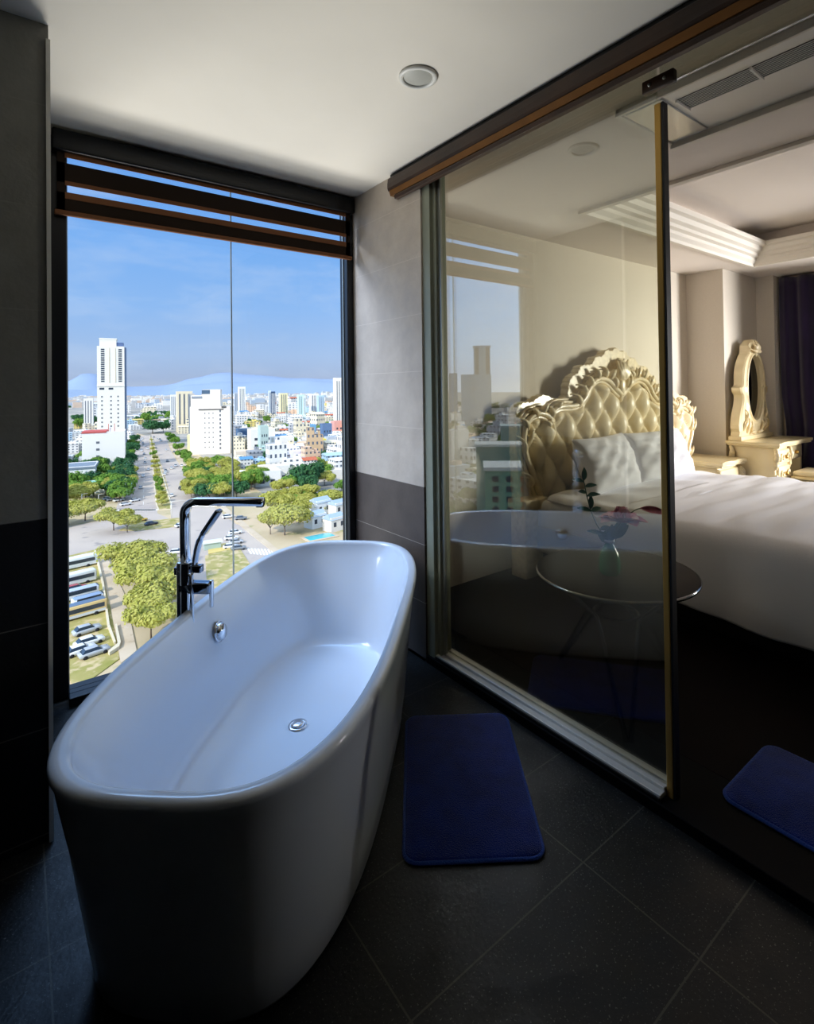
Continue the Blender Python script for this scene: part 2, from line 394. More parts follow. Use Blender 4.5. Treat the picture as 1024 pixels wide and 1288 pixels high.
# ================================================================== BATHTUB
TA, TC = .827, (.842, 1.951)
tub = thing('bathtub', 'white freestanding oval bathtub standing in front of the window', 'bathtub', (TC[0], TC[1], 0), TA)
def sring(a, bb, z, e=3.0, n=112, cx=0, cy=0):
    o = []
    for i in range(n):
        th = 2*PI*i/n; c, s_ = math.cos(th), math.sin(th)
        o.append((cx+a*math.copysign(abs(c)**(2/e), c), cy+bb*math.copysign(abs(s_)**(2/e), s_), z))
    return o
A, B = .948, .436
outer = [(.135, .09, 0), (.11, .07, .006), (.098, .06, .025), (.082, .05, .12), (.06, .038, .25), (.038, .026, .38), (.018, .013, .48), (.006, .005, .545), (.0, .0, .572), (.001, .001, .583), (.006, .006, .590), (.014, .014, .5925),
         (.033, .033, .5915), (.040, .040, .587), (.0435, .043, .576), (.048, .047, .560), (.068, .056, .52), (.13, .075, .44), (.19, .092, .34), (.245, .108, .24), (.272, .116, .185), (.288, .126, .158), (.315, .148, .145), (.45, .25, .141), (.65, .34, .138), (.9, .42, .136)]
b = MB(); b.loft([sring(A-i, B-j, z, 3.1 if kk < 8 else (3.2 if kk < 16 else 2.9)) for kk, (i, j, z) in enumerate(outer)], cap=True)
b.build('tub_shell', M_tub, tub)
b = MB(); b.lathe([(.001, .006), (.020, .008), (.024, .004), (.024, .0)], 24, cap=False); b.lathe([(.026, .0), (.036, .003), (.038, -.001)], 28, cap=False)
o = b.build('drain', M_chrome, tub); o.location = (.02, .0, .139)
b = MB(); b.lathe([(.034, .0), (.035, .012), (.028, .02), (.001, .024)], 28, cap=False); b.lathe([(.040, 0), (.040, .003), (.03, .004)], 28, cap=False)
o = b.build('overflow_cap', M_chrome, tub); o.rotation_euler = (PI/2-.17, 0, 0); o.location = (.10, .356, .455)

# ================================================================== TUB FAUCET
FX, FY = .515, 2.245
fa = thing('bathtub_faucet', 'tall chrome floor-standing tub faucet with hand shower beside the window', 'faucet', (FX, FY, 0), TA-PI/2)
def rod(pts, wx, wy, n=4):
    b = MB(); b.tube(pts, 1, n=4); return b
b = MB(); b.rbox(-.025, .025, -.024, .024, .0, .777, .006); b.build('lower_column', M_chrome, fa)
b = MB(); b.lathe([(.05, 0), (.05, .008), (.03, .014)], 32); b.build('floor_flange', M_chrome, fa)
def rect_sweep(pts, hw, hh):
    rings = []
    for i, p in enumerate(pts):
        p = Vector(p); t_ = Vector(pts[min(i+1, len(pts)-1)])-Vector(pts[max(i-1, 0)]); t_.normalize()
        n_ = Vector((t_.z, 0, -t_.x)); c = .25
        q = []
        for a_, b_ in ((1, 1-c), (1-c, 1), (-1+c, 1), (-1, 1-c), (-1, -1+c), (-1+c, -1), (1-c, -1), (1, -1+c)):
            q.append(p+n_*hw*a_+Vector((0, 1, 0))*hh*b_)
        rings.append(q)
    return rings
r_ = .05; top = 1.012
pts = [(0, 0, .77), (0, 0, top-r_)]+[(r_-r_*math.cos(a), 0, top-r_+r_*math.sin(a)) for a in [R(x) for x in range(10, 91, 10)]]+[(.318, 0, top)]
b = MB(); b.loft(rect_sweep(pts, .0150, .018), cap=True); b.build('spout', M_chrome, fa)
b = MB(); b.box(.294, .318, -.010, .010, top-.020, top-.012); b.build('aerator', M_chromed, fa)
b = MB(); b.rbox(-.024, .108, -.024, .024, .655, .700, .010); b.build('mixer_body', M_chromed, fa)
b = MB(); b.rbox(.100, .112, -.010, .010, .60, .705, .004); b.build('lever_handle', M_chrome, fa)
b = MB(); b.rbox(-.042, -.022, -.012, .012, .725, .755, .004); b.build('side_knob', M_chromed, fa)
b = MB(); b.rbox(.018, .070, -.015, .015, .735, .765, .005); b.build('shower_holder', M_chromed, fa)
b = MB(); b.tube(catmull([(.038, 0, .765), (.046, 0, .81), (.060, 0, .86), (.078, 0, .895)], 6), [.0125]*7+[.0135]*6+[.011]*6, 12)
hs = b.build('hand_shower', M_chrome, fa)
b = MB(); b.rbox(-.058, .058, -.020, .020, -.010, .010, .007, M=Matrix.Translation((.108, 0, .932)) @ Matrix.Rotation(R(-55), 4, 'Y')); b.build('shower_head', M_chromed, hs)
b = MB(); b.tube(catmull([(.03, -.02, .735), (.045, -.03, .60), (.05, -.035, .40), (.04, -.03, .28), (.03, -.03, .40), (.035, -.025, .6), (.037, -.016, .74)], 8), .0055, 8); b.build('shower_hose', M_chrome, fa)

# ================================================================== RUGS
def rug(name, label, x, y, rz, a, bb, z):
    o = thing(name, label, 'bath mat', (x, y, z), rz)
    def rr(ins, zz, r0=.05):
        q = []
        for cx_, cy_, a0 in ((a-r0, bb-r0, 0), (-a+r0, bb-r0, 90), (-a+r0, -bb+r0, 180), (a-r0, -bb+r0, 270)):
            for i in range(9):
                an = R(a0+90*i/8); q.append((cx_+(r0-ins)*math.cos(an), cy_+(r0-ins)*math.sin(an), zz))
        return q
    b = MB(); b.loft([rr(.0, .001), rr(-.002, .006), rr(.003, .012), rr(.010, .010)], cap=True); b.build('edging', M_rug_e, o)
    b = MB(); b.loft([rr(.009, .002), rr(.009, .011), rr(.013, .015)], cap=True); b.build('pile', M_rug, o)
    return o
rug('bath_mat', 'navy blue bath mat on the dark tiles beside the bathtub', 1.300, 1.495, math.atan2(.59, .43), .36, .222, 0)
rug('bath_mat', 'dark blue mat on the bedroom floor just outside the doorway', 2.085, .475, PI/2, .365, .212, .04)

# ================================================================== ROUND TABLE, VASE, FLOWERS
TX, TY, TZ = 2.247, 1.464, .56
tb = thing('side_table', 'low round dark side table with crossed metal legs behind the glass', 'table', (TX, TY, .04))
b = MB(); b.lathe([(.001, .50), (.34, .50), (.366, .506), (.368, .518), (.362, .522), (.001, .522)], 72, cap=False); b.build('tabletop', M_tabletop, tb)
b = MB(); b.lathe([(.3675, .504), (.3715, .508), (.3725, .514), (.370, .519), (.366, .521)], 72, cap=False); b.build('edge_band', M_tableedge, tb)
for kk in range(3):
    a0 = R(218+120*kk)
    e = Vector((math.cos(a0), math.sin(a0), 0)); s_ = Vector((-e.y, e.x, 0))
    foot = e*.46+Vector((0, 0, .008)) if kk == 0 else e*.30+Vector((0, 0, .008))
    for sg in (-1, 1):
        topp = e*.18+s_*sg*.24+Vector((0, 0, .495)); mid = e*.10+s_*sg*.09+Vector((0, 0, .33))
        b = MB(); b.tube([foot+s_*sg*.008, mid, topp], .0105, 10); b.build('leg', M_leg, tb)
b = MB(); b.lathe([(.10, .318), (.108, .325), (.10, .332), (.092, .325), (.10, .318)], 40, cap=False); b.build('leg_ring', M_leg, tb)

vp = at(767, 722, TZ)
VX, VY = vp.x, vp.y
va = thing('flower_vase', 'small green glass bottle vase standing on the round dark table', 'vase', (VX, VY, TZ+.002))
va.scale = (1.22, 1.22, 1.08)
b = MB(); b.lathe([(.001, 0), (.036, .0), (.041, .006), (.043, .03), (.041, .065), (.034, .095), (.022, .118), (.017, .128), (.016, .14), (.019, .146), (.014, .146), (.013, .13), (.018, .116), (.03, .093), (.037, .064), (.039, .03), (.037, .01), (.001, .006)], 36, cap=False)
b.build('vase_body', M_vase, va)
b = MB(); b.lathe([(.0175, .136), (.0205, .142), (.020, .148), (.0165, .149)], 28, cap=False); b.build('vase_rim', M_steel, va)
def leaf(b, p, d_, n_, l, w, bend=.25, mi=0):
    d_ = Vector(d_).normalized(); n_ = Vector(n_); s_ = d_.cross(n_).normalized(); n_ = s_.cross(d_).normalized()
    def fn(u, v):
        ww = w*math.sin(PI*min(1, v*.96+.02))**.8*(1-.25*v)
        x = (u-.5)*2
        return Vector(p)+d_*l*v+s_*ww*x*.5+n_*(-bend*l*v*v+abs(x)*ww*.18)
    b.grid(fn, 4, 8, mi)
# camera-side directions in the room
rt = Vector((_r.x, _r.y, 0)); up = Vector((0, 0, 1)); tc = -Vector((_f.x, _f.y, 0))
sp = thing('leafy_stem', 'tall thin stem of dark green leaves leaning left in the vase', 'foliage', (VX, VY, TZ+.14))
stem = catmull([(0, 0, -.10), tuple(rt*-.02+up*.02), tuple(rt*-.065+up*.11), tuple(rt*-.095+up*.2), tuple(rt*-.115+up*.30)], 8)
b = MB(); b.tube(stem, .0025, 6); b.build('stem', M_leaf, sp)
random.seed(4)
for (h, sd, l) in ((.04, -1, .065), (.05, 1, .06), (.07, 1, .05), (.15, -1, .06), (.155, 1, .055), (.165, 0, .06), (.22, 1, .055), (.235, -1, .035), (.27, 1, .05), (.29, -1, .05), (.30, 0, .055)):
    p = min(stem, key=lambda q: abs(q.z-h))
    dr = rt*(sd*.9 if sd else .1)+up*(.35 if abs(sd) else 1.)+tc*random.uniform(-.3, .4)
    b = MB(); leaf(b, p, dr, up+tc*.8 if sd else tc, l*1.1, .030); b.build('leaf', M_leaf, sp)
fl = thing('pink_rose', 'single pink rose in the green vase on the round table', 'flower', (VX, VY, TZ+.14))
hc = rt*.058+up*.135+tc*.01
b = MB(); b.tube(catmull([(0, 0, -.09), (.004, 0, .02), tuple(rt*.03+up*.06), tuple(hc-up*.02)], 8), .003, 6); b.build('stem', M_leaf, fl)
for kk in range(26):
    ring = kk//7; an = kk*2.4+.3; tilt = [.25, .55, .95, 1.25][min(ring, 3)]
    ax = (rt*math.cos(an)+tc*math.sin(an)); dr = up*math.cos(tilt)+ax*math.sin(tilt)
    b = MB(); leaf(b, hc-up*.03+ax*.006*ring, dr, ax*-1+up*.3, .058+.012*ring, .078+.012*ring, bend=-.25 if ring < 2 else .25)
    b.build('petal', M_petal if kk % 3 else M_petald, fl)
for (x, z, l, wv, tl) in ((.02, .03, .10, .05, 1.1), (.03, .05, .10, .05, .8), (-.01, .01, .07, .05, -.7), (.01, .015, .075, .05, .1)):
    b = MB(); leaf(b, rt*x*.5+up*z, rt*tl+up*.8+tc*.2, tc+up*.3, l, wv, .3); b.build('leaf', M_leaf, fl)
bud = thing('lily_bud', 'slender dusky pink bud reaching right beside the rose', 'flower', (VX, VY, TZ+.14))
b = MB(); b.tube(catmull([(0, 0, -.08), tuple(rt*.06+up*.10), tuple(rt*.12+up*.155), tuple(rt*.15+up*.165)], 6), .002, 6); b.build('stem', M_leaf, bud)
b = MB()
for sgn in (-1, 0, 1): leaf(b, rt*.148+up*.166, rt+up*(-.16+.05*sgn), up*.6+tc*(1+sgn*.5), .12, .036, .1)
b.build('petal', M_petald, bud)

# ================================================================== BED
BX0, BX1, BYH = 3.0, 5.0, 2.66
bed = thing('bed', 'king size bed with an ornate cream tufted headboard', 'bed', ((BX0+BX1)/2, 1.5, .04))
bo = Vector(bed.location)
def loc(mb):
    mb.v = [(x-bo.x, y-bo.y, z-bo.z) for x, y, z in mb.v]; return mb
b = MB(); b.rbox(BX0+.08, BX1-.08, .35, BYH-.02, .04, .34, .02); loc(b).build('bed_base', M_bedbase, bed)
b = MB(); b.rbox(BX0+.03, BX1-.03, .28, BYH-.01, .32, .60, .05, 4); loc(b).build('mattress', M_linen, bed)
b = MB(); b.rbox(BX0+.02, BX1-.02, .30, BYH, .22, .42, .03); loc(b).build('divan_side', M_boxspring, bed)
# headboard
HC = 4.235
inner = [(3.165, .60), (3.063, .825), (3.003, .944), (2.986, 1.06), (3.02, 1.16), (3.11, 1.20), (3.20, 1.185), (3.277, 1.139), (3.30, 1.20), (3.36, 1.238), (3.45, 1.245), (3.549, 1.245), (3.64, 1.265), (3.725, 1.32), (3.79, 1.40), (3.86, 1.45), (3.95, 1.465), (4.04, 1.44), (4.13, 1.38), (4.235, 1.32)]
curve = catmull([(x, z, 0) for x, z in inner], 5)
left = [(p.x, p.y) for p in curve]
full = left+[(2*HC-x, z) for x, z in reversed(left[:-1])]
def htop(x):
    xx = x if x <= HC else 2*HC-x
    best = .6
    for (x0, z0), (x1, z1) in zip(left[:-1], left[1:]):
        if min(x0, x1)-1e-6 <= xx <= max(x0, x1)+1e-6:
            t_ = 0 if abs(x1-x0) < 1e-9 else (xx-x0)/(x1-x0); best = max(best, z0+(z1-z0)*t_)
    return best
def hlow(x):
    xx = x if x <= HC else 2*HC-x
    if xx >= 3.165: return .45
    zs = [z0+(z1-z0)*((xx-x0)/(x1-x0)) for (x0, z0), (x1, z1) in zip(left[:-1], left[1:]) if abs(x1-x0) > 1e-9 and min(x0, x1) <= xx <= max(x0, x1)]
    return min(zs) if zs else .9
hb_y = 2.74
def tuft(x, z):
    sx, sz = .25, .34
    a_ = PI*((x-HC)/sx+(z-.25)/sz); c_ = PI*((x-HC)/sx-(z-.25)/sz)
    return (abs(math.sin(a_)*math.sin(c_)))**.5
X0, X1 = 2.99, 2*HC-2.99
def hfn(u, v):
    x = X0+(X1-X0)*u; zt, zl = htop(x), hlow(x)
    z = zl+(zt-zl)*v
    e_ = min(1, min(zt-z, z-zl if zl > .5 else 9, (x-X0)*1.2+.02, (X1-x)*1.2+.02)/.05); e_ = math.sqrt(max(0, e_))
    return (x, hb_y-.035-.085*tuft(x, z)*e_, z)
b = MB(); b.grid(hfn, 170, 96); loc(b).build('tufted_panel', M_leather, bed)
for i in range(-5, 6):
    for j in range(-2, 8):
        if (i+j) % 2: continue
        x = HC+i*.125; z = .25+j*.17
        if z < .75 or z > htop(x)-.07 or x < X0+.1 or x > X1-.1: continue
        b = MB(); b.ball((x, hb_y-.05, z), .012, 10, sc=(1, .5, 1)); loc(b).build('button', M_leather, bed)
# backing board, thick
bk = [(x, z) for x, z in full]
def off(pts, d_):
    o = []
    for i, (x, z) in enumerate(pts):
        a_, c_ = pts[max(0, i-1)], pts[min(len(pts)-1, i+1)]
        tx, tz = c_[0]-a_[0], c_[1]-a_[1]; l = math.hypot(tx, tz) or 1
        o.append((x-tz/l*d_, z+tx/l*d_))
    return o
b = MB()
osil = [(2.935, .60), (2.925, .85), (2.923, 1.006), (2.918, 1.214), (2.945, 1.30), (3.02, 1.325), (3.096, 1.325), (3.17, 1.36), (3.25, 1.375), (3.36, 1.345), (3.47, 1.335), (3.53, 1.37), (3.55, 1.46), (3.60, 1.52), (3.67, 1.55), (3.72, 1.61), (3.80, 1.62), (3.87, 1.63), (3.93, 1.69), (4.02, 1.70), (4.09, 1.755), (4.16, 1.75), (4.235, 1.785)]
oc = [(p.x, p.y) for p in catmull([(x, z, 0) for x, z in osil], 5)]
oc = [(x+.006*math.sin(i*2.1), z+.006*math.cos(i*2.1)) for i, (x, z) in enumerate(oc)]
ofull = oc+[(2*HC-x, z) for x, z in reversed(oc[:-1])]
b.prism([(ofull[0][0], .04)]+ofull+[(ofull[-1][0], .04)], hb_y-.03, hb_y+.05, axis='Y'); loc(b).build('backing_board', M_creamd, bed, bevel=.006)
# carved frame: three flowing ribs following the outline
for d_, rr_, dy in ((.008, .016, -.060), (.038, .021, -.078), (.070, .015, -.055), (.094, .010, -.045)):
    q = off(full, d_)
    q = [p for i, p in enumerate(q)]
    b = MB(); b.tube([(x, hb_y+dy, z) for x, z in [(q[0][0], .55)]+q+[(q[-1][0], .55)]], rr_, 8, up=(0, 1, 0)); loc(b).build('carved_rib', M_creamd, bed)
def scroll(b, x, z, ang, l, r0, curl=1.6, dy=-.07, side=1, tw=.55):
    """a tapering acanthus curl that starts at x,z, heads along ang and rolls up"""
    pts = []; rs = []; p = Vector((x, 0, z)); a_ = ang; n = 14
    for i in range(n+1):
        t_ = i/n; pts.append((p.x, hb_y+dy-.03*math.sin(PI*t_), p.z)); rs.append(r0*(1-t_)**.7*(.6+.8*math.sin(PI*min(1, t_*1.3+.1)))+.003)
        a_ += side*curl/n*(.4+1.6*t_); p += Vector((math.cos(a_), 0, math.sin(a_)))*l/n
    b.tube(pts, rs, 8, flat=tw*2, up=(0, 1, 0))
random.seed(7)
def leaves(points, name='acanthus_leaf'):
    for (x, z, ang, l, r0, cu, sd) in points:
        for mir in (0, 1):
            xx = x if not mir else 2*HC-x; an = ang if not mir else PI-ang; s2 = sd if not mir else -sd
            b = MB()
            for q in range(3):
                scroll(b, xx+(q-1)*.012, z, an+(q-1)*.20*(-1 if mir else 1), l*.82*(1-.12*abs(q-1)), r0, cu, -.055-.015*(q == 1), s2)
            loc(b).build(name, M_creamd, bed)
leaves([(3.03, .70, R(105), .20, .014, 1.2, 1), (2.96, .95, R(100), .22, .015, 1.0, 1), (2.99, 1.12, R(110), .22, .017, 1.5, 1), (3.10, 1.22, R(120), .17, .018, 1.7, 1),
        (3.16, 1.24, R(80), .15, .017, 1.6, -1), (3.27, 1.20, R(95), .17, .02, 1.5, 1), (3.33, 1.27, R(70), .14, .015, 1.8, -1),
        (3.24, 1.12, R(120), .14, .018, .9, 1), (3.62, 1.28, R(100), .20, .02, 1.5, 1), (3.70, 1.36, R(105), .20, .02, 1.4, 1), (3.78, 1.44, R(100), .18, .02, 1.5, 1), (3.88, 1.50, R(95), .17, .02, 1.4, 1),
        (3.98, 1.51, R(80), .17, .019, 1.7, 1), (4.06, 1.50, R(75), .18, .02, 1.5, -1), (4.14, 1.42, R(100), .20, .022, 1.0, 1)])
# crest
for an in (90, 68, 112, 48, 132, 30, 150):
    b = MB()
    for q in (-1, 0, 1): scroll(b, HC+q*.014, 1.50, R(an)+q*.12, .24-.0009*abs(an-90), .024, 1.5, -.075, 1 if (an < 90) else -1)
    loc(b).build('crest_leaf', M_creamd, bed)
b = MB(); b.ball((HC, hb_y-.08, 1.44), .06, 14, sc=(.8, .5, 1.5)); b.ball((HC, hb_y-.07, 1.35), .035, 12, sc=(.8, .6, 1.6)); b.ball((HC, hb_y-.09, 1.56), .035, 12, sc=(1, .6, 1)); loc(b).build('crest_shell', M_creamd, bed)
for s_ in (0, 1):
    x0 = 2.86 if s_ == 0 else 2*HC-3.12
    b = MB(); b.rbox(x0, x0+.26, hb_y-.16, hb_y+.02, .54, .62, .015); b.rbox(x0+.03, x0+.23, hb_y-.13, hb_y+.02, .04, .54, .015); loc(b).build('headboard_foot', M_creamd, bed)
# bottom wooden panel of the headboard with a carved star line
b = MB(); b.rbox(3.10, 2*HC-3.10, hb_y-.045, hb_y, .45, .79, .008); loc(b).build('lower_panel', M_creamd, bed)

# duvet: one draped sheet
def fold(x, y, s):
    return .008*math.sin(y*13+x*1.3+1.5*math.sin(x*2.1))+.006*math.sin(y*27-x*2.2+math.sin(x*5))+.004*math.sin(x*7+y*2)+.003*math.sin(y*51+x*3)
DY0, DY1 = .18, 1.98
prof_ = [(2.945, .20), (2.94, .27), (2.945, .36), (2.955, .46), (2.97, .55), (2.99, .60), (3.03, .632), (3.10, .642)]
prof_ = prof_+[(3.1+i*.1, .645) for i in range(1, 19)]+[(4.97, .64), (5.01, .62), (5.04, .57), (5.05, .45), (5.06, .25)]
pp = catmull([(x, z, 0) for x, z in prof_], 4)
def dfn(u, v):
    i = u*(len(pp)-1); j = int(min(i, len(pp)-2)); t_ = i-j; p = pp[j].lerp(pp[j+1], t_)
    y = DY0+(DY1-DY0)*v
    x, z = p.x, p.y
    side = x < 3.0 or x > 5.0
    if side: x += (.018*math.sin(y*7+.6)+.008*math.sin(y*19))*(.62-z)/.4*(1 if x > 4 else -1)*1.; z += .008*math.sin(y*5)*(z < .3)
    else: z += fold(x, y, 0)*min(1, (x-2.98)*4)*.8
    if v > .93: z -= (v-.93)/.07*.012; 
    return (x, y, z)
b = MB(); b.grid(dfn, 110, 90)
dv = b.build('duvet', M_linen, label='wide white duvet spread over the bed and hanging down its side', cat='duvet')
md = dv.modifiers.new('s', 'SOLIDIFY'); md.thickness = .018; md.offset = 1
# sheet turned over at the head end
def sfn(u, v):
    x = 3.02+1.96*u; y = 1.80+.72*v; z = .645+.006*math.sin(x*14+y*5)+.006*math.sin(y*21+x*2)
    e_ = min(u, 1-u)
    if e_ < .02: z -= (.02-e_)/.02*.03
    return (x, y, z+.006)
b = MB(); b.grid(sfn, 60, 40); o = b.build('bed_sheet', M_linen, label='smooth white sheet turned over the duvet edge near the pillows', cat='sheet')
md = o.modifiers.new('s', 'SOLIDIFY'); md.thickness = .008

def pillow(x, y, z, w_, h_, th, tilt, rz, label, seed):
    random.seed(seed); ph = [random.uniform(0, 6) for _ in range(6)]
    def side(sg):
        def fn(u, v):
            a_, c_ = u*2-1, v*2-1
            e_ = max(0, (1-abs(a_)**2.6))*max(0, (1-abs(c_)**2.6))
            pinch = 1-.07*(abs(c_)**2)*(1-abs(a_)**2)*0-.06*(1-abs(c_))*abs(a_)**3
            px_ = a_*w_/2*(1-.05*(1-abs(c_)**2)); pz = c_*h_/2*(1-.06*(1-abs(a_)**2))
            wr = .010*math.sin(a_*7+c_*5+ph[0])+.008*math.sin(a_*12-c_*9+ph[1])+.005*math.sin(c_*22+a_*6+ph[2])
            return (px_, sg*(th/2*e_**.45+wr*e_**.6), pz)
        return fn
    M = Matrix.Translation((x, y, z)) @ Matrix.Rotation(rz, 4, 'Z') @ Matrix.Rotation(tilt, 4, 'X')
    b = MB(); b.grid(side(-1), 40, 30, M=M); b.grid(side(1), 40, 30, M=M)
    return b.build('pillow', M_pillow, label=label, cat='pillow')
pillow(3.64, 2.42, .84, .74, .44, .24, R(-22), R(4), 'plump white pillow leaning at the left side of the tufted headboard', 1)
pillow(4.42, 2.42, .835, .84, .44, .24, R(-22), R(-3), 'plump white pillow leaning at the right, half behind the brass post', 2)

# ================================================================== NIGHTSTAND
ns = thing('nightstand', 'low cream nightstand with carved front, right of the bed', 'nightstand', (5.50, 2.55, .04))
def top_slab(b, x0, x1, y0, y1, z0, z1, wob=.02):
    pts = []; n = 24
    for i in range(n+1):
        u = i/n; pts.append((x0+(x1-x0)*u, y0-wob*math.cos(4*PI*u)*.6))
    pts += [(x1+wob*.5, y0+(y1-y0)*.5), (x1, y1), (x0, y1), (x0-wob*.5, y0+(y1-y0)*.5)]
    for ins, za, zb in ((.02, z0, z0+(z1-z0)*.35), (.0, z0+(z1-z0)*.35, z1)):
        cx_, cy_ = (x0+x1)/2, (y0+y1)/2
        q = [(cx_+(x-cx_)*(1-ins*2), cy_+(y-cy_)*(1-ins*2)) for x, y in pts]; b.prism(q, za, zb)
b = MB(); top_slab(b, -.28, .27, -.30, .28, .60, .655); b.build('top', M_cream, ns, bevel=.006)
b = MB(); b.rbox(-.23, .22, -.24, .26, .18, .60, .02); b.build('body', M_cream, ns)
for z0, z1 in ((.41, .57), (.22, .38)):
    b = MB(); b.rbox(-.20, .19, -.262, -.235, z0, z1, .012); dr_ = b.build('drawer', M_cream, ns)
    b = MB(); b.ball((0, -.275, (z0+z1)/2), .018, 12); b.build('knob', M_gold, dr_)
def cab_leg(b, x, y, s, h=.2, out=.03, base=0):
    b.tube(catmull([(x, y, h+.02), (x+s*out, y-out, h*.75), (x+s*out*.3, y-out*.3, h*.35), (x+s*out*1.1, y-out, base+.012)], 6), [.032]*4+[.03]*5+[.024]*5+[.016]*4+[.018], 10)
for sx in (-1, 1):
    b = MB(); cab_leg(b, sx*.21-.005, -.22, sx); b.build('leg', M_creamd, ns)
    b = MB(); cab_leg(b, sx*.21-.005, .24, sx, out=.01); b.build('leg', M_creamd, ns)
    b = MB()
    for q in range(5): b.tube(catmull([(sx*.235-.005, -.25, .58-q*.02), (sx*(.262-q*.004), -.285, .52-q*.03), (sx*.235, -.262, .44-q*.04), (sx*.22, -.262, .40-q*.03)], 5), [.012, .014, .014, .013, .012]*3+[.006], 8, up=(1, 0, 0))
    b.build('corner_scroll', M_creamd, ns)
b = MB()
for sx in (-1, 1): b.tube([(sx*.17*math.cos(a_)-.005, -.266, .30+.07*math.sin(a_)) for a_ in [R(x) for x in range(0, 100, 10)]], .008, 8)
b.build('carved_arch', M_creamd, ns)
b = MB(); b.rbox(-.018, .018, -.018, .018, 0, .055, .006)
o = b.build('alarm_clock', M_black, label='tiny black cube clock on the nightstand beside the pillow', cat='clock'); o.location = (5.44, 2.72, .698)

# ================================================================== DRESSING TABLE with standing mirror
dt = thing('dressing_table', 'cream dressing table with carved drawers against the pillar by the curtain', 'dressing table', (6.27, 2.22, .04))
b = MB(); top_slab(b, -.47, .47, -.25, .24, .765, .815, .02); b.build('top', M_cream, dt, bevel=.006)
b = MB(); b.rbox(-.42, -.06, -.20, .21, .08, .765, .012); b.build('pedestal', M_cream, dt)
b = MB(); b.rbox(-.08, .42, -.17, .21, .60, .765, .01); b.build('frieze', M_cream, dt)
b = MB(); b.rbox(.38, .42, -.17, .21, .08, .62, .01); b.build('end_panel', M_cream, dt)
for z0, z1 in ((.60, .74), (.43, .58), (.26, .41)):
    b = MB(); b.rbox(-.385, -.095, -.225, -.195, z0, z1, .014); dr_ = b.build('drawer', M_cream, dt)
    b = MB(); b.ball((-.24, -.24, (z0+z1)/2), .02, 12); b.build('knob', M_gold, dr_)
    for s_ in (-1, 1):
        b = MB(); b.tube(catmull([(-.24+s_*.12, -.232, z0+.03), (-.24+s_*.09, -.235, (z0+z1)/2+.03), (-.24+s_*.05, -.236, (z0+z1)/2), (-.24+s_*.075, -.235, (z0+z1)/2-.02)], 5), .008, 8); b.build('drawer_carving', M_creamd, dr_)
b = MB(); b.rbox(-.04, .36, -.192, -.168, .62, .745, .01); dr_ = b.build('drawer', M_cream, dt)
b = MB(); b.ball((.16, -.205, .68), .02, 12); b.build('knob', M_gold, dr_)
for x, y in ((-.40, -.18), (-.40, .19), (.40, -.16), (.40, .19)):
    b = MB(); cab_leg(b, x, y, -1 if x < 0 else 1, .12, .02); b.build('leg', M_creamd, dt)
for x, y in ((-.43, .2), (-.07, -.21), (-.42, -.21)):
    b = MB()
    b.tube(catmull([(x, y, .76), (x-.02, y-.02, .70), (x, y, .62), (x+.005, y, .55)], 6), [.02]*6+[.028]*5+[.02]*5+[.01]*3, 10); b.tube(catmull([(x, y, .50), (x-.015, y-.015, .42), (x, y, .3), (x, y, .12)], 6), .014, 10)
    b.build('corner_scroll', M_creamd, dt)

mr = thing('dressing_mirror', 'tall cream carved oval mirror standing on the dressing table', 'mirror', (6.22, 2.37, .856))
def oval(cx_, cz_, a_, c_, n=64): return [(cx_+a_*math.cos(2*PI*i/n), cz_+c_*math.sin(2*PI*i/n)) for i in range(n)]
oz = .545
sil = [(-.40, 0), (-.40, .04), (-.36, .06), (-.39, .14), (-.36, .26), (-.30, .38), (-.29, .46), (-.335, .50), (-.34, .545), (-.30, .56), (-.285, .60), (-.275, .70), (-.235, .80), (-.17, .88), (-.13, .915), (-.12, .99), (-.06, 1.03), (0, 1.06)]
cs = [(p.x, p.y) for p in catmull([(x, z, 0) for x, z in sil], 4)]
outl = cs+[(-x, z) for x, z in reversed(cs[:-1])]
# frame as a ring lofted between the silhouette and the oval opening
def polar(poly, cx_, cz_, n=120):
    o = []
    for i in range(n):
        a_ = 2*PI*i/n; dx, dz = math.cos(a_), math.sin(a_); best = 0
        m_ = len(poly)
        for k_ in range(m_):
            x0, z0 = poly[k_]; x1, z1 = poly[(k_+1) % m_]; x0 -= cx_; x1 -= cx_; z0 -= cz_; z1 -= cz_
            den = dx*(z1-z0)-dz*(x1-x0)
            if abs(den) < 1e-12: continue
            t_ = (x0*(z1-z0)-z0*(x1-x0))/den; s_ = (x0*dz-z0*dx)/den
            if -1e-6 <= s_ <= 1+1e-6 and t_ > best: best = t_
        o.append((cx_+dx*best, cz_+dz*best))
    return o
po = polar(outl, 0, oz); pi_ = [(.20*math.cos(2*PI*i/120), oz+.345*math.sin(2*PI*i/120)) for i in range(120)]
def lr(t_, y): return [(a_[0]*(1-t_)+c_[0]*t_, y, a_[1]*(1-t_)+c_[1]*t_) for a_, c_ in zip(po, pi_)]
b = MB(); b.loft([lr(1, .05), lr(0, .05), lr(0, -.035), lr(.12, -.05), lr(.3, -.045), lr(.62, -.05), lr(.8, -.062), lr(.93, -.055), lr(1, -.03), lr(1, .05)], sm=False); b.build('carved_frame', M_cream, mr)
b = MB(); b.add([(x, .0, z) for x, z in oval(0, oz, .202, .347)], [tuple(range(64))]); b.build('mirror_glass', M_mirror, mr)
b = MB(); b.tube([(x, -.055, z) for x, z in oval(0, oz, .215, .36)+[oval(0, oz, .215, .36)[0]]], .011, 8, up=(0, 1, 0)); b.build('oval_bead', M_cream, mr)
b = MB()
hb_y_save = hb_y
hb_y = .02
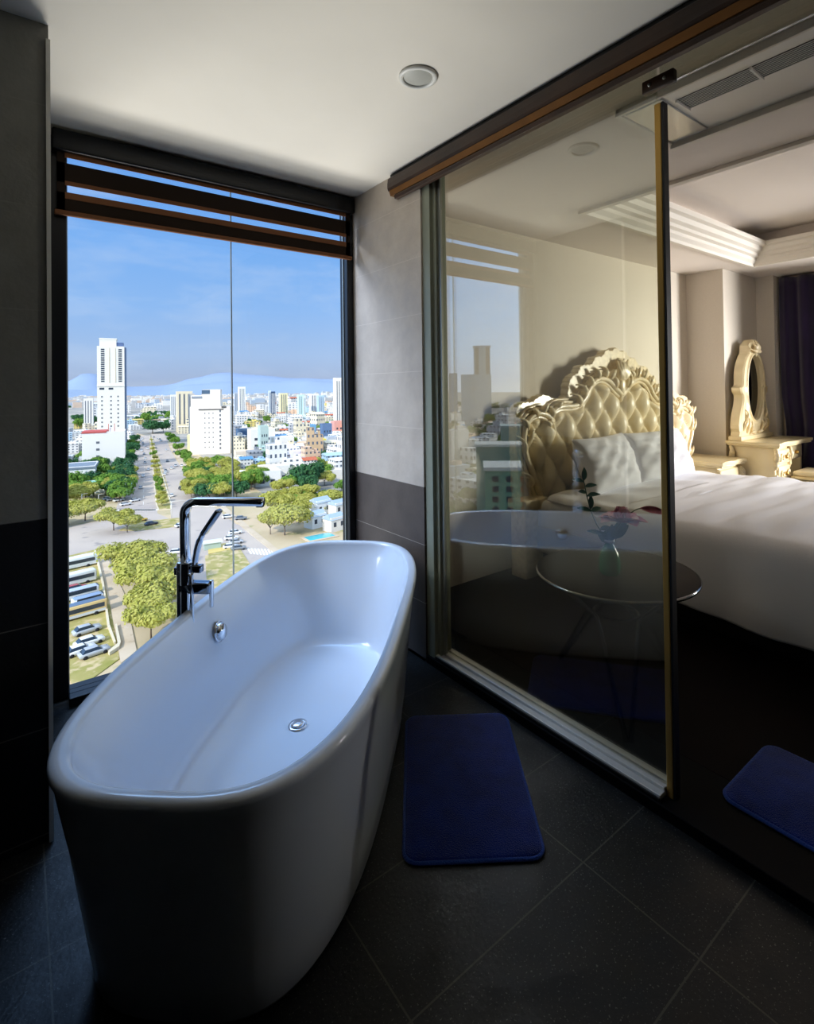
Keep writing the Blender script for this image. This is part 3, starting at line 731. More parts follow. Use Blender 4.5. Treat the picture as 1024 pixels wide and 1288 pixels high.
for an in (90, 60, 120, 30, 150, -10, 190): scroll(b, 0, .93, R(an), .13, .018, .9, -.07, 1 if an < 90 else -1)
b.ball((0, -.06, .92), .03, 12, sc=(.8, .6, 1.6)); b.build('crest', M_creamd, mr)
for s_ in (-1, 1):
    b = MB()
    for (x, z, an, l, cu) in ((.12, .08, 60, .16, 1.6), (.22, .07, 80, .2, 1.2), (.31, .1, 100, .2, 1.4), (.05, .06, 30, .14, -1.5), (.26, .2, 120, .14, -1.4), (.17, .12, 40, .12, 1.9)):
        a2 = R(an) if s_ > 0 else PI-R(an); scroll(b, s_*x, z, a2, l, .012, cu, -.06, s_)
    b.build('carved_foliage', M_creamd, mr)
hb_y = hb_y_save
b = MB(); b.rbox(-.42, .42, -.07, .06, 0, .045, .01); b.build('mirror_base', M_cream, mr)

# stools at the right edge
def stool(label, x, y, z=.44):
    s_ = thing('dressing_stool', label, 'stool', (x, y, .04))
    b = MB(); b.rbox(-.22, .22, -.18, .18, z-.07, z-.03, .03); b.build('seat_frame', M_cream, s_)
    b = MB(); b.rbox(-.20, .20, -.165, .165, z-.03, z+.02, .024, 4); b.build('seat', M_leather, s_)
    for sx in (-1, 1):
        for sy in (-1, 1):
            b = MB(); b.tube(catmull([(sx*.19, sy*.15, z-.05), (sx*.225, sy*.18, z-.14), (sx*.19, sy*.15, z-.28), (sx*.21, sy*.17, .01)], 6), [.03]*5+[.032]*4+[.022]*6+[.015]*4, 10); b.build('leg', M_creamd, s_)
stool('cream stool with curved carved legs tucked before the dressing table', 6.33, 1.80, .50)

# ================================================================== CURTAIN
def curtain(y0, y1, x, label, ph):
    o = thing('curtain', label, 'curtain', (x, (y0+y1)/2, .05))
    def fn(u, v):
        y = (y1-y0)*(u-.5); f_ = math.sin(u*(y1-y0)*34+ph+.8*math.sin(u*9)); g_ = math.sin(u*(y1-y0)*61+2)
        am = .045*(.75+.25*math.sin(v*3))
        pinch = 1-.05*math.exp(-((v-.33)/.1)**2)
        return (f_*am+g_*.012+.02*math.sin(v*5+u*7), y*pinch, 2.58*v)
    b = MB(); b.grid(fn, 150, 24); c = b.build('curtain_panel', M_curtain, o)
    md = c.modifiers.new('s', 'SOLIDIFY'); md.thickness = .006
    return o
curtain(.80, 2.28, 6.83, 'dark plum floor-length curtain hanging beside the dressing table', 0)

# ================================================================== CEILING AIR CONDITIONER
ac = thing('ceiling_air_conditioner', 'white ceiling air conditioner panel with a long slatted grille', 'air conditioner', (2.33, .35, CZ))
aox, aoy = 2.33, .35
def aL(x0, x1, y0, y1, z0, z1, b, r_=0):
    if r_: b.rbox(x0-aox, x1-aox, y0-aoy, y1-aoy, z0, z1, r_)
    else: b.box(x0-aox, x1-aox, y0-aoy, y1-aoy, z0, z1)
b = MB(); aL(2.09, 2.55, -.60, 1.30, -.022, .0, b); b.build('housing', M_ac, ac, bevel=.004)
b = MB(); aL(2.545, 2.585, -.60, 1.31, -.05, .0, b); aL(2.08, 2.095, -.6, 1.31, -.032, 0, b); aL(2.08, 2.585, 1.295, 1.315, -.032, 0, b); b.build('edge_strip', M_trimw, ac, bevel=.003)
b = MB(); aL(2.11, 2.53, 1.12, 1.285, -.030, -.02, b); b.build('access_panel', M_acg, ac, bevel=.003)
b = MB(); aL(2.175, 2.288, -.5, 1.085, -.0235, -.020, b); gr = b.build('vent_recess', M_acd, ac)
for i in range(9):
    x = 2.178+i*.0128
    b = MB(); b.box(x-aox, x+.0036-aox, -.5-aoy, 1.085-aoy, -.0262, -.0232); b.build('grille_slat', M_ac, ac)
for y in (1.085, .80, .53, .2, -.15, -.5):
    b = MB(); b.box(2.172-aox, 2.291-aox, y-aoy, y+.008-aoy, -.034, -.023); b.build('grille_divider', M_ac, ac)
for y in (1.15, 1.19):
    b = MB(); b.box(2.583-aox, 2.587-aox, y-aoy, y+.02-aoy, -.03, -.02); b.build('clip', M_wood, ac)

SKY0, SKY1, SUN, EXPO = 1.08, 1.5, 4.0, 0.0; PW = (270, 640, 420, 0, 120, 270)

# ================================================================== OUTSIDE: SKY AND SUN
wd = bpy.data.worlds.new('sky'); scene.world = wd; wd.use_nodes = True
nt = wd.node_tree; nt.nodes.clear()
def wn(t_, **kw):
    n_ = nt.nodes.new(t_)
    for k_, v_ in kw.items(): setattr(n_, k_, v_)
    return n_
tcw = wn('ShaderNodeTexCoord'); sx = wn('ShaderNodeSeparateXYZ'); nt.links.new(tcw.outputs['Generated'], sx.inputs[0])
rp = wn('ShaderNodeValToRGB'); nt.links.new(sx.outputs[2], rp.inputs[0])
cr = rp.color_ramp
stops = [(0.0, 'b9c6da'), (.02, 'aabcda'), (.06, 'a9c4e8'), (.14, '93bdf0'), (.24, '7db2f0'), (.33, '6fa6ea'), (.42, '6ea4ea'), (.6, 'b8d2f4'), (1., 'cfe0f6')]
cr.elements[0].position = 0; cr.elements[0].color = lin(stops[0][1]); cr.elements[1].position = 1; cr.elements[1].color = lin(stops[-1][1])
for p_, c_ in stops[1:-1]:
    e_ = cr.elements.new(p_); e_.color = lin(c_)
# thin clouds
mp = wn('ShaderNodeMapping'); mp.inputs['Scale'].default_value = (2.2, 2.2, 7); nt.links.new(tcw.outputs['Generated'], mp.inputs[0])
cn = wn('ShaderNodeTexNoise'); cn.inputs['Scale'].default_value = 2.2; cn.inputs['Detail'].default_value = 7; cn.inputs['Roughness'].default_value = .6; nt.links.new(mp.outputs[0], cn.inputs[0])
cm = wn('ShaderNodeMapRange'); cm.inputs[1].default_value = .5; cm.inputs[2].default_value = .8; cm.inputs[3].default_value = 0; cm.inputs[4].default_value = .35; nt.links.new(cn.outputs[0], cm.inputs[0])
mxw = wn('ShaderNodeMix', data_type='RGBA'); nt.links.new(cm.outputs[0], mxw.inputs[0]); nt.links.new(rp.outputs[0], mxw.inputs[6]); mxw.inputs[7].default_value = lin('dfe8f4')
# the high sky is brighter than the blue band above the skyline
st = wn('ShaderNodeMapRange'); st.interpolation_type = 'SMOOTHSTEP'; st.inputs[1].default_value = .36; st.inputs[2].default_value = .62; st.inputs[3].default_value = SKY0; st.inputs[4].default_value = SKY1; nt.links.new(sx.outputs[2], st.inputs[0])
bg = wn('ShaderNodeBackground'); nt.links.new(mxw.outputs[2], bg.inputs[0]); 
# the haze brightens towards the side of the sun
gl_ = wn('ShaderNodeMapRange'); gl_.interpolation_type = 'SMOOTHSTEP'; gl_.inputs[1].default_value = .15; gl_.inputs[2].default_value = .75; gl_.inputs[3].default_value = 1; gl_.inputs[4].default_value = 2.3
ng_ = wn('ShaderNodeMath', operation='MULTIPLY'); ng_.inputs[1].default_value = -1; nt.links.new(sx.outputs[0], ng_.inputs[0]); nt.links.new(ng_.outputs[0], gl_.inputs[0])
ml_ = wn('ShaderNodeMath', operation='MULTIPLY'); nt.links.new(st.outputs[0], ml_.inputs[0]); nt.links.new(gl_.outputs[0], ml_.inputs[1]); nt.links.new(ml_.outputs[0], bg.inputs[1])
wo = wn('ShaderNodeOutputWorld'); nt.links.new(bg.outputs[0], wo.inputs[0])
sl = bpy.data.lights.new('sun', 'SUN'); sl.energy = SUN; sl.angle = R(.6); sl.color = (1, .93, .80)
so = bpy.data.objects.new('sun', sl); col.objects.link(so)
sd_ = Vector((-.86, -.42, .62)).normalized(); so.rotation_euler = sd_.to_track_quat('Z', 'Y').to_euler()

# ================================================================== OUTSIDE: GROUND AND ROADS
def gmat(name, c1, c2, c3, s1, s2, t3=.62):
    k = N(name); g = k.n('NewGeometry')
    n1 = k.n('TexNoise', i={'Vector': g.outputs['Position'], 'Scale': s1, 'Detail': 6}); n2 = k.n('TexNoise', i={'Vector': g.outputs['Position'], 'Scale': s2, 'Detail': 4})
    f = k.n('Clamp', i={0: k.math('MULTIPLY_ADD', n1.outputs[0], 4, -1.5)}).outputs[0]
    c = k.mix(f, lin(c1), lin(c2))
    c = k.mix(k.n('Clamp', i={0: k.math('MULTIPLY', k.math('SUBTRACT', n2.outputs[0], t3), 8)}).outputs[0], c, lin(c3))
    return k.surf(k.n('BsdfPrincipled', i={'Base Color': c, 'Roughness': .95, 'Specular IOR Level': .1}).outputs[0])
M_ground = gmat('dry_ground', 'd3bd9c', 'bfae88', '8e9458', .03, .09)
M_city = gmat('city_ground', 'b8b0a4', '9a968f', '6f7d55', .02, .05)
M_asph = gmat('pale_asphalt', 'b3a79f', 'c6b8aa', '968e8a', .02, .15)  # pale warm grey asphalt with random patches
M_grass = gmat('verge_grass', '96934f', 'b3a56c', 'cdb88e', .12, .35, .5)
M_pave = gmat('pale_pavement', 'd6c4ab', 'c9b59a', 'b09a80', .1, .4)
M_line = mat('road_paint', 'f2efe6', .7)
M_kerb = mat('pale_kerb', 'e0d3b8', .8)
M_yellow = mat('yellow_kerb', 'd8c070', .8)
RD = Vector((.165, .986, 0)).normalized(); RN = Vector((RD.y, -RD.x, 0))
def gp(pts, h):
    return [(at(x, y).x, at(x, y).y, GZ+h) for x, y in pts]
def flat(name, pts, h, m, kind='structure', th=.25):
    b = MB(); P_ = gp(pts, h); b.prism([(p[0], p[1]) for p in P_], GZ+h-th, GZ+h); return b.build(name, m, kind=kind)
b = MB(); b.box(-4500, 4500, 60, 9000, GZ-2, GZ); b.build('ground', M_city, kind='structure')
flat('sandy_lot', [(20, 900), (20, 640), (150, 600), (172, 545), (230, 560), (330, 620), (560, 640), (560, 800), (330, 900)], .06, M_ground)
# the avenue: two carriageways meeting a wide junction
flat('road', [(171, 548), (188.5, 548), (188, 560), (194, 600), (198, 646), (230, 660), (262, 680), (250, 700), (205, 720), (150, 712), (60, 705), (40, 680), (80, 668), (128, 655), (146, 640), (158, 600)], .14, M_asph)
flat('road_far_lane', [(190, 546), (207, 546), (214, 565), (234, 598), (262, 632), (300, 662), (345, 690), (372, 712), (330, 770), (240, 740), (215, 700), (215, 650), (211, 610), (200, 575)], .15, M_asph)
flat('road_crossing', [(205, 655), (300, 660), (345, 690), (372, 712), (330, 790), (250, 760), (200, 735), (120, 715), (60, 700), (30, 690), (30, 672), (130, 655)], .13, M_asph)
flat('median_strip', [(189.5, 550), (190.5, 550), (201, 590), (214, 630), (214, 640), (200, 641), (197, 634), (193, 590)], .35, M_grass)
b = MB()
for a_, c_ in (((188.6, 548), (192.6, 590)), ((192.6, 590), (196.6, 634)), ((214.5, 632), (202, 590)), ((202, 590), (191, 550)), ((196.6, 634), (199.5, 642)), ((199.5, 642), (215, 641)), ((215, 641), (214.5, 632))):
    p, q = at(*a_), at(*c_); n_ = (q-p).normalized().cross(up)*.35
    b.prism([(p.x+n_.x, p.y+n_.y), (q.x+n_.x, q.y+n_.y), (q.x-n_.x, q.y-n_.y), (p.x-n_.x, p.y-n_.y)], GZ+.1, GZ+.5)
b.build('median_kerb', M_kerb, kind='structure')
# traffic islands
flat('grass_island', [(150, 668), (165, 658), (225, 652), (238, 658), (222, 663), (175, 668)], .4, M_grass)
flat('grass_island', [(258, 700), (300, 688), (322, 722), (300, 760), (262, 760)], .4, M_grass)
flat('grass_island', [(262, 688), (285, 684), (290, 692), (262, 698)], .5, M_yellow)
flat('lawn', [(85, 700), (128, 690), (140, 730), (150, 830), (95, 870), (60, 800)], .3, M_grass)
flat('pavement', [(120, 700), (132, 695), (158, 752), (172, 820), (152, 836), (138, 760)], .4, M_pave)
flat('pavement', [(213, 560), (216, 560), (245, 598), (280, 635), (320, 668), (360, 700), (385, 720), (375, 726), (352, 702), (312, 670), (274, 637), (236, 600)], .35, M_pave)
def lines(name, segs, w, m, h=.2):
    b = MB()
    for a_, c_ in segs:
        p, q = at(*a_), at(*c_); n_ = (q-p).normalized().cross(up)*w/2
        b.prism([(p.x+n_.x, p.y+n_.y), (q.x+n_.x, q.y+n_.y), (q.x-n_.x, q.y-n_.y), (p.x-n_.x, p.y-n_.y)], GZ+.1, GZ+h)
    return b.build(name, m, kind='structure')
seg = []
for k_ in range(14):
    x = 150+k_*3.4; seg.append(((x, 642.5), (x+1.6, 641)))
lines('zebra_crossing', seg, 4, M_line, .18)
seg = []
for k_ in range(14):
    seg.append(((312+k_*4.2, 690+k_*.2), (316+k_*4.2, 697+k_*.4)))
lines('zebra_crossing', seg, .8, M_line, .19)
seg = []
for fx in (.33, .66):
    for k_ in range(26):
        t0, t1 = k_/26, (k_+.45)/26
        f_ = lambda t_: (at(187.6-(1-0)*0, 548)*0+((at(171, 548)*(1-fx)+at(188.5, 548)*fx)*(1-t_)+(at(146, 640)*(1-fx)+at(198, 640)*fx)*t_))
        seg.append((f_(t0), f_(t1)))
b = MB()
for p, q in seg:
    n_ = (q-p).normalized().cross(up)*.09; b.prism([(p.x+n_.x, p.y+n_.y), (q.x+n_.x, q.y+n_.y), (q.x-n_.x, q.y-n_.y), (p.x-n_.x, p.y-n_.y)], GZ+.1, GZ+.19)
b.build('lane_marking', M_line, kind='structure')
flat('roadside_wall', [(118.5, 695), (121, 695), (131, 738), (138, 790), (146, 812), (144, 813), (135, 790), (128.5, 738)], 1.2, M_kerb, 'structure', 1.2)
flat('roadside_wall', [(145, 790), (147, 789), (152, 812), (150, 818), (138, 826), (136, 824), (148, 814)], 1.2, M_kerb, 'structure', 1.2)

# mountains on the horizon: two ranges, distance haze put into their colours
M_mt = mat('haze_tinted_mountain', '8fa0b6', 1, spec=0, c2='97a8bd', vs=.0006)
M_mt2 = mat('haze_tinted_far_mountain', '90a1ba', 1, spec=0)
def ridge(name, dist, hs, m, seed):
    random.seed(seed); b = MB(); n_ = 160; vs = []
    pts = []
    for i in range(n_+1):
        t_ = i/n_; px_ = -500+1400*t_
        h = 0
        for (c_, w_, hh) in hs: h += hh*math.exp(-((px_-c_)/w_)**2)
        h += 22*math.sin(t_*37+seed)+14*math.sin(t_*83)+8*math.sin(t_*171)
        d = atd(px_, dist); pts.append((d, max(20, h)))
    rings = []
    for off_, f_ in ((-900, 0), (-600, .35), (-300, .75), (0, 1), (400, .6), (900, 0)):
        rings.append([(p.x*(1+off_/dist)+30*math.sin(i*1.7+off_), p.y*(1+off_/dist), GZ-2+h*f_) for i, (p, h) in enumerate(pts)])
    b.loft(rings, closed=False); return b.build(name, m, kind='structure')
ridge('mountain_range', 7800, [(100, 50, 110), (240, 50, 130), (310, 50, 150), (400, 70, 110), (-200, 150, 160), (600, 200, 150)], M_mt, 3)
ridge('mountain_range', 11500, [(110, 35, 380), (200, 70, 150), (280, 60, 300), (350, 60, 210), (430, 50, 260), (-150, 100, 300)], M_mt2, 5)

# ================================================================== OUTSIDE: BUILDINGS
def bmat(name, wall, win='59626e', fh=3.3, bay=3.2, ww=.42, wh=.42, roof=None, dens=1.):
    """facade with rows of windows; flat parts of the roof stay plain"""
    if name in MATS: return MATS[name]
    k = N(name); tc_ = k.n('TexCoord'); sp_ = k.n('SeparateXYZ', i={0: tc_.outputs['Object']}); g = k.n('NewGeometry')
    nz_ = k.n('SeparateXYZ', i={0: tc_.outputs['Normal']})
    horiz = k.math('GREATER_THAN', k.math('ABSOLUTE', nz_.outputs[0]), .5)
    u_ = k.n('Mix', data_type='FLOAT'); k.t.links.new(horiz, u_.inputs[0]); k.t.links.new(sp_.outputs[0], u_.inputs[2]); k.t.links.new(sp_.outputs[1], u_.inputs[3])
    a_ = k.math('LESS_THAN', k.math('ABSOLUTE', k.math('SUBTRACT', k.math('FRACT', k.math('DIVIDE', u_.outputs[0], bay)), .5)), ww/2)
    c_ = k.math('LESS_THAN', k.math('ABSOLUTE', k.math('SUBTRACT', k.math('FRACT', k.math('DIVIDE', sp_.outputs[2], fh)), .5)), wh/2)
    side = k.math('LESS_THAN', k.math('ABSOLUTE', nz_.outputs[2]), .4)
    m_ = k.math('MULTIPLY', k.math('MULTIPLY', a_, c_), side)
    n1 = k.n('TexNoise', i={'Vector': tc_.outputs['Object'], 'Scale': .12, 'Detail': 3})
    base = k.mix(n1.outputs[0], lin(wall), tuple(x*.86 for x in lin(wall)[:3])+(1,))
    if roof: base = k.mix(k.math('GREATER_THAN', nz_.outputs[2], .4), base, lin(roof))
    c = k.mix(m_, base, lin(win))
    MATS[name] = k.surf(k.n('BsdfPrincipled', i={'Base Color': c, 'Roughness': .8, 'Specular IOR Level': .2}).outputs[0]); return MATS[name]
PAL = [('white', 'f4f0e8', None), ('cream', 'f0e2c2', None), ('pale grey', 'cfd0d0', None), ('peach', 'efc9a8', None), ('pale blue', 'b5cfe0', None), ('white red-roofed', 'efe9df', 'c46a4c'),
       ('yellow', 'f0d884', None), ('white blue-roofed', 'eceae4', '5f94bd'), ('grey', 'a7a9ab', None), ('pale green', 'bcd6c6', None), ('pink', 'eabfb6', None), ('tan', 'cdb08a', 'a58a6a')]
BM = {n_: bmat('facade_'+n_.replace(' ', '_').replace('-', '_'), c_, roof=r_) for n_, c_, r_ in PAL}
BROT = math.atan2(RD.y, RD.x)-PI/2
def bld_mesh(w_, d_, h_, variant):
    b = MB(); b.box(-w_/2, w_/2, -d_/2, d_/2, 0, h_)
    if variant % 4 == 0: b.box(-w_*.3, w_*.1, -d_*.3, d_*.25, h_, h_+2.8)
    if variant % 4 == 1: b.box(-w_/2-.3, w_/2+.3, -d_/2-.3, d_/2+.3, h_-1.0, h_+.5); b.box(0, w_*.3, 0, d_*.3, h_, h_+3)
    if variant % 4 == 2:   # gable roof
        b.add([(-w_/2-.5, -d_/2-.5, h_), (w_/2+.5, -d_/2-.5, h_), (w_/2+.5, d_/2+.5, h_), (-w_/2-.5, d_/2+.5, h_), (-w_/2-.5, 0, h_+w_*.14), (w_/2+.5, 0, h_+w_*.14)], [(0,1,5,4), (2,3,4,5), (1,2,5), (3,0,4)])
    if variant % 4 == 3: b.box(-w_/2, -w_*.05, -d_/2, d_/2, h_, h_+3.4); b.box(w_*.2, w_*.35, -d_*.2, 0, h_, h_+1.8)
    return b
BLD = {}
random.seed(11)
protos = {}
for n_, _, _ in PAL:
    for v_ in range(4):
        protos[(n_, v_)] = bld_mesh(12, 11, 12, v_).mesh('house_'+n_, BM[n_])
def house(pos, w_, d_, h_, c_, v_, rz, label, group=None, name='building'):
    o = bpy.data.objects.new(name, protos[(c_, v_)]); col.objects.link(o); o.location = (pos.x, pos.y, GZ)
    o.scale = (w_/12, d_/11, h_/12); o.rotation_euler.z = rz
    return tag(o, label, 'building', group)

TAKEN = []
def special(name, pos, w_, d_, h_, wall, label, rz=None, z=GZ, roofw=True):
    q_ = BROT if rz is None else rz; t_ = thing(name, label, 'building', (pos.x, pos.y, z), q_)
    TAKEN.append((pos.x-math.sin(q_)*d_/2, pos.y+math.cos(q_)*d_/2, max(w_, d_)*.56))
    m_ = mat('render_'+wall, wall, .8, spec=.2)
    b = MB(); b.box(-w_/2, w_/2, 0, d_, 0, h_); b.build('walls', m_, t_)
    if roofw:
        b = MB()
        for q in ((-w_/2, w_/2, 0, .4), (-w_/2, w_/2, d_-.4, d_), (-w_/2, -w_/2+.4, .4, d_-.4), (w_/2-.4, w_/2, .4, d_-.4)): b.box(*q, h_, h_+1.1)
        b.build('parapet', m_, t_)
    return t_, m_
M_win = mat('building_window', '6c7076', .3)
M_wind = mat('dark_building_window', '39424f', .25)
M_redtrim = mat('red_roof_trim', 'c8574f', .7)
def top_h(px_, ytop, D_):
    d = f2+r3*((px_-CX)/F)+u3*((CY-ytop)/F); return 1.45+d.z/math.hypot(d.x, d.y)*D_-GZ
def win(t_, x, z, w_=1.6, h_=1.8, m_=None, y=-.12):
    b = MB(); b.box(x-w_/2, x+w_/2, y, .12, z, z+h_); b.build('window', m_ or M_win, t_)
# tall white tower left of the avenue
p = atd(139.5, 760); h0 = .0
t_, m_ = special('tower_block', p, 29, 28, 127, 'f3eedf', 'tallest white tower block, standing left of the avenue', roofw=False)
b = MB(); b.box(-12, 6, 2, 25, 127, 136); b.box(-12.4, 6.4, 1.6, 25.4, 135.5, 137); b.build('crown', m_, t_)
b = MB(); b.box(6, 13.5, 3, 24, 127, 132); b.build('roof_plant', mat('blue_grey_plant', '5a6f96', .6), t_)
b = MB(); b.box(14.6, 16.2, 1.5, 27, 0, 126); b.build('shaded_side', mat('side_shade_tone', '77879f', .6), t_)  # slab over the right face, its shade put into the colour
for x in (-8.5, 10):
    for k_ in range(16): win(t_, x, 83+k_*2.6, 3.8, 1.7, M_wind)
for x in (-1.5, 5): b = MB(); b.box(x-.4, x+.4, -.3, 0, 82, 125); b.build('pilaster', mat('warm_stone', 'd8cbb0', .8), t_)
b = MB(); b.box(-14.7, 14.7, -.8, 1, 77.5, 79.5); b.build('ledge', m_, t_)
for x in (-9.5, 0): win(t_, x, 73.5, 5, 2.4, M_wind)
for x in (-9.5, 0, 7.5):
    for k_ in range(11): win(t_, x, 12+k_*5.2, 1.7, 1.9)
# lower white block in front of it
p = atd(130, 560)
t_, m_ = special('office_block', p, 33, 26, 34, 'f5efe6', 'white block with red roof edge before the tall tower')
b = MB(); b.box(-16.8, 2, -.4, 26, 34.2, 35.6); b.build('roof_trim', M_redtrim, t_)
for k_ in range(4): win(t_, -4.5, 6+k_*6.2, 2.6, 2)
win(t_, 10, 6, 2.2, 2.4)
b = MB(); b.box(3.5, 8.5, 4, 10, 34, 38.5); b.build('stair_head', m_, t_)
for x in (3.6, 8.3):
    b = MB(); b.tube([(x, 3, 34), (x, 3, 42)], .25, 6); b.build('mast', M_redtrim, t_)
p = atd(97, 470)
t_, m_ = special('warehouse', p, 22, 30, 15, 'f2f0ea', 'long white flat-roofed warehouse at the far left by the window frame')
b = MB(); b.box(-11.6, 11.6, -.6, 30, 14.2, 15.6); b.build('roof', mat('grey_metal_roof', '7c8894', .6), t_)
p = atd(117, 440); t_, m_ = special('shed', p, 13, 16, 6, 'e9f0ea', 'small mint-white shed between the trees and the white block')
b = MB(); b.box(-6.8, 6.8, -.4, 16, 6, 6.8); b.build('roof', mat('mint_roof', '8fc7ae', .6), t_)
# cream hotel right of the avenue
p = atd(264, 640)
t_, m_ = special('hotel_block', p, 42, 24, 52, 'f6ecdc', 'broad cream hotel block right of the avenue', rz=BROT-.25)
b = MB(); b.box(-21, 10, 5, 24, 52, 65.5); up_ = b.build('upper_storeys', m_, t_)
b = MB(); b.box(-9, 10, 6, 20, 65.5, 72); b.build('top_storey', m_, t_)
b = MB(); b.box(-9.5, -1, 5.7, 20, 67, 71.5); b.build('round_window', mat('dark_glass_blue', '4f6478', .3), t_)
b = MB(); b.box(-20, -9, 4.6, 5, 62, 64.5); b.build('louvre_band', mat('grey_louvre', '8d939a', .5), t_)
for x in (-5.5, -1.2, 3): 
    for k_ in range(8): win(t_, x, 7+k_*5.4, 1.1, 1.3)
for k_ in range(10): win(t_, 10.5, 5+k_*4.6, 1.8, 2.4)
b = MB(); b.box(-12, 14, -.5, .3, 49, 50.2); b.box(12, 17, -.5, 1, 51, 53); b.build('rooftop_sign', mat('dark_sign_letters', '55504a', .6), t_)
b = MB(); b.box(-24, -20.5, 1, 20, 0, 22); b.build('side_wing', mat('pale_yellow_wing', 'f2e9a8', .8), t_)
# more towers on the skyline: (px, distance, width, total height, colour, label)
for (px_, D_, w_, h_, c_, lb, nm) in (
    (304.5, 1500, 17, top_h(304.5, 487, 1500), 'f7f4ee', 'slim bright white tower left of the dark tower on the skyline', 'tower_block'),
    (298, 1560, 12, top_h(298, 494, 1560), 'b9c2cc', 'grey-blue tower touching the slim white tower', 'tower_block'),
    (339.5, 1350, 6, top_h(339.5, 492, 1350), 'dfe6ea', 'narrow pale strip tower attached to the dark tower', 'tower_block'),
    (343.5, 1350, 10, top_h(343.5, 493, 1350), '3d5470', 'dark blue-grey tower, darkest on the skyline', 'tower_block'),
    (357, 1400, 19, top_h(357, 495, 1400), 'f3e6b4', 'pale yellow tower right of the dark tower', 'tower_block'),
    (379, 1300, 15, top_h(379, 497, 1300), 'd2ebe4', 'pale mint green tower right of the yellow one', 'tower_block'),
    (383, 1290, 5, top_h(383, 499, 1290), 'e8f6f2', 'thin white-green annex beside the mint tower', 'tower_block'),
    (396, 1350, 20, top_h(396, 496, 1350), 'f6efe6', 'white slab block on the skyline near the right frame', 'tower_block'),
    (404, 1250, 14, top_h(404, 498, 1250), 'bcd3e0', 'light blue block beside the white slab on the skyline', 'tower_block'),
    (427, 900, 14, top_h(427, 476, 900), 'f8efdf', 'tall cream tower right beside the window frame', 'tower_block'),
    (218, 1300, 12, top_h(218, 497, 1300), 'f2efe8', 'small white tower just left of the cream twin building', 'tower_block'),
    (232, 1000, 25, top_h(232, 493, 1000), 'efe0bf', 'cream building behind the hotel block, left of it', 'tower_block'),
    (241, 820, 7, top_h(241, 496, 820), 'cfc8bd', 'narrow taupe tower squeezed against the hotel block', 'tower_block'),
    (111, 1100, 14, top_h(111, 502, 1100), 'f0ebe2', 'small white tower left of the tallest tower', 'tower_block')):
    t_, m_ = special(nm, atd(px_, D_), w_, w_*.9, h_, c_, lb, rz=BROT)
    for k_ in range(3):
        b = MB(); b.box(-w_*.35+k_*w_*.28, -w_*.35+k_*w_*.28+w_*.1, -.15, .1, h_*.2, h_*.95); b.build('window_strip', M_win if c_ != '3d5470' else M_line, t_)
# named mid-distance buildings
for (px_, py_, w_, d_, h_, c_, lb) in (
    (330, 612, 27, 16, 10, 'f4f1ea', 'wide white flat house with grey side among the park trees'),
    (347, 606, 22, 14, 11, 'e8e4da', 'pale house behind the wide white flat house'),
    (331, 572, 26, 20, 27, 'f1ebe0', 'white block with small square windows above the park trees'),
    (333, 578, 8, 14, 33, 'b7c9c0', 'narrow grey-green block beside the white block'),
    (357, 575, 22, 16, 20, 'f4efe6', 'white town house with dark balconies'),
    (380, 590, 16, 14, 15, 'e2dcea', 'lilac-white house with dark flat roof amid trees'),
    (391, 556, 15, 14, 22, '7ab0d4', 'bright blue house in the middle of the town'),
    (412, 560, 12, 12, 26, '5f7a9c', 'dark blue house with white roof line'),
    (413, 570, 13, 12, 15, 'efd652', 'strong yellow house near the right window frame'),
    (318, 584, 30, 14, 12, 'ead9c4', 'long beige row house at the edge of the park'),
    (315, 560, 30, 16, 20, '54708f', 'blue-glass building just right of the pane seam'),
    (404, 606, 34, 12, 7, 'e6dfd4', 'long low terrace with striped roof right of the trees'),
    (422, 590, 20, 14, 9, 'd98f6a', 'low orange-roofed house near the right window frame'),
    (425, 570, 22, 14, 17, 'b9c0c8', 'grey house at the right window frame'),
    (429, 555, 18, 16, 26, 'e2a596', 'pink building touching the right window frame')):
    t_, m_ = special('house', at(px_, py_), w_, d_, h_, c_, lb)
    for k_ in range(max(1, int(h_/8))):
        for x in (-w_*.28, 0, w_*.28): win(t_, x, 2+k_*7, w_*.12, 2.6, M_wind)
# villas with pool at the lower right
for (px_, py_, w_, d_, h_, c_, lb) in ((402, 664, 9, 7, 6, 'f3f3f0', 'white villa with twin gables behind the turquoise pool'), (426, 668, 9, 7, 6, 'efe6da', 'pinkish-white villa at the right frame beside the pool'),
    (408, 647, 10, 7, 7, 'eef2f4', 'white villa with pale blue roof above the pool'), (430, 648, 8, 7, 6, 'e9e6e0', 'small white villa with round windows by the right frame')):
    t_, m_ = special('villa', at(px_, py_), w_, d_, h_, c_, lb, rz=.2)
    b = MB(); b.add([(-w_/2-.4, -.4, h_), (w_/2+.4, -.4, h_), (w_/2+.4, d_+.4, h_), (-w_/2-.4, d_+.4, h_), (-w_/2, d_/2, h_+2.6), (w_/2, d_/2, h_+2.6)], [(0,1,5,4), (2,3,4,5), (1,2,5), (3,0,4), (0,3,2,1)])
    b.build('roof', mat('pale_blue_grey_roof', 'a9bccb', .6), t_)
    for x in (-w_*.25, w_*.25): win(t_, x, 2.5, 1.6, 2.2, M_wind)
pl = thing('swimming_pool', 'small turquoise swimming pool between the white villas', 'swimming pool', at(402, 676))
b = MB(); b.rbox(-8, 8, -5, 5, 0, .5, .3); b.build('pool_deck', M_pave, pl)
b = MB(); b.rbox(-6.5, 6.5, -3.6, 3.6, .3, .6, .25); b.build('water', mat('turquoise_water', '4fc3cf', .1), pl)
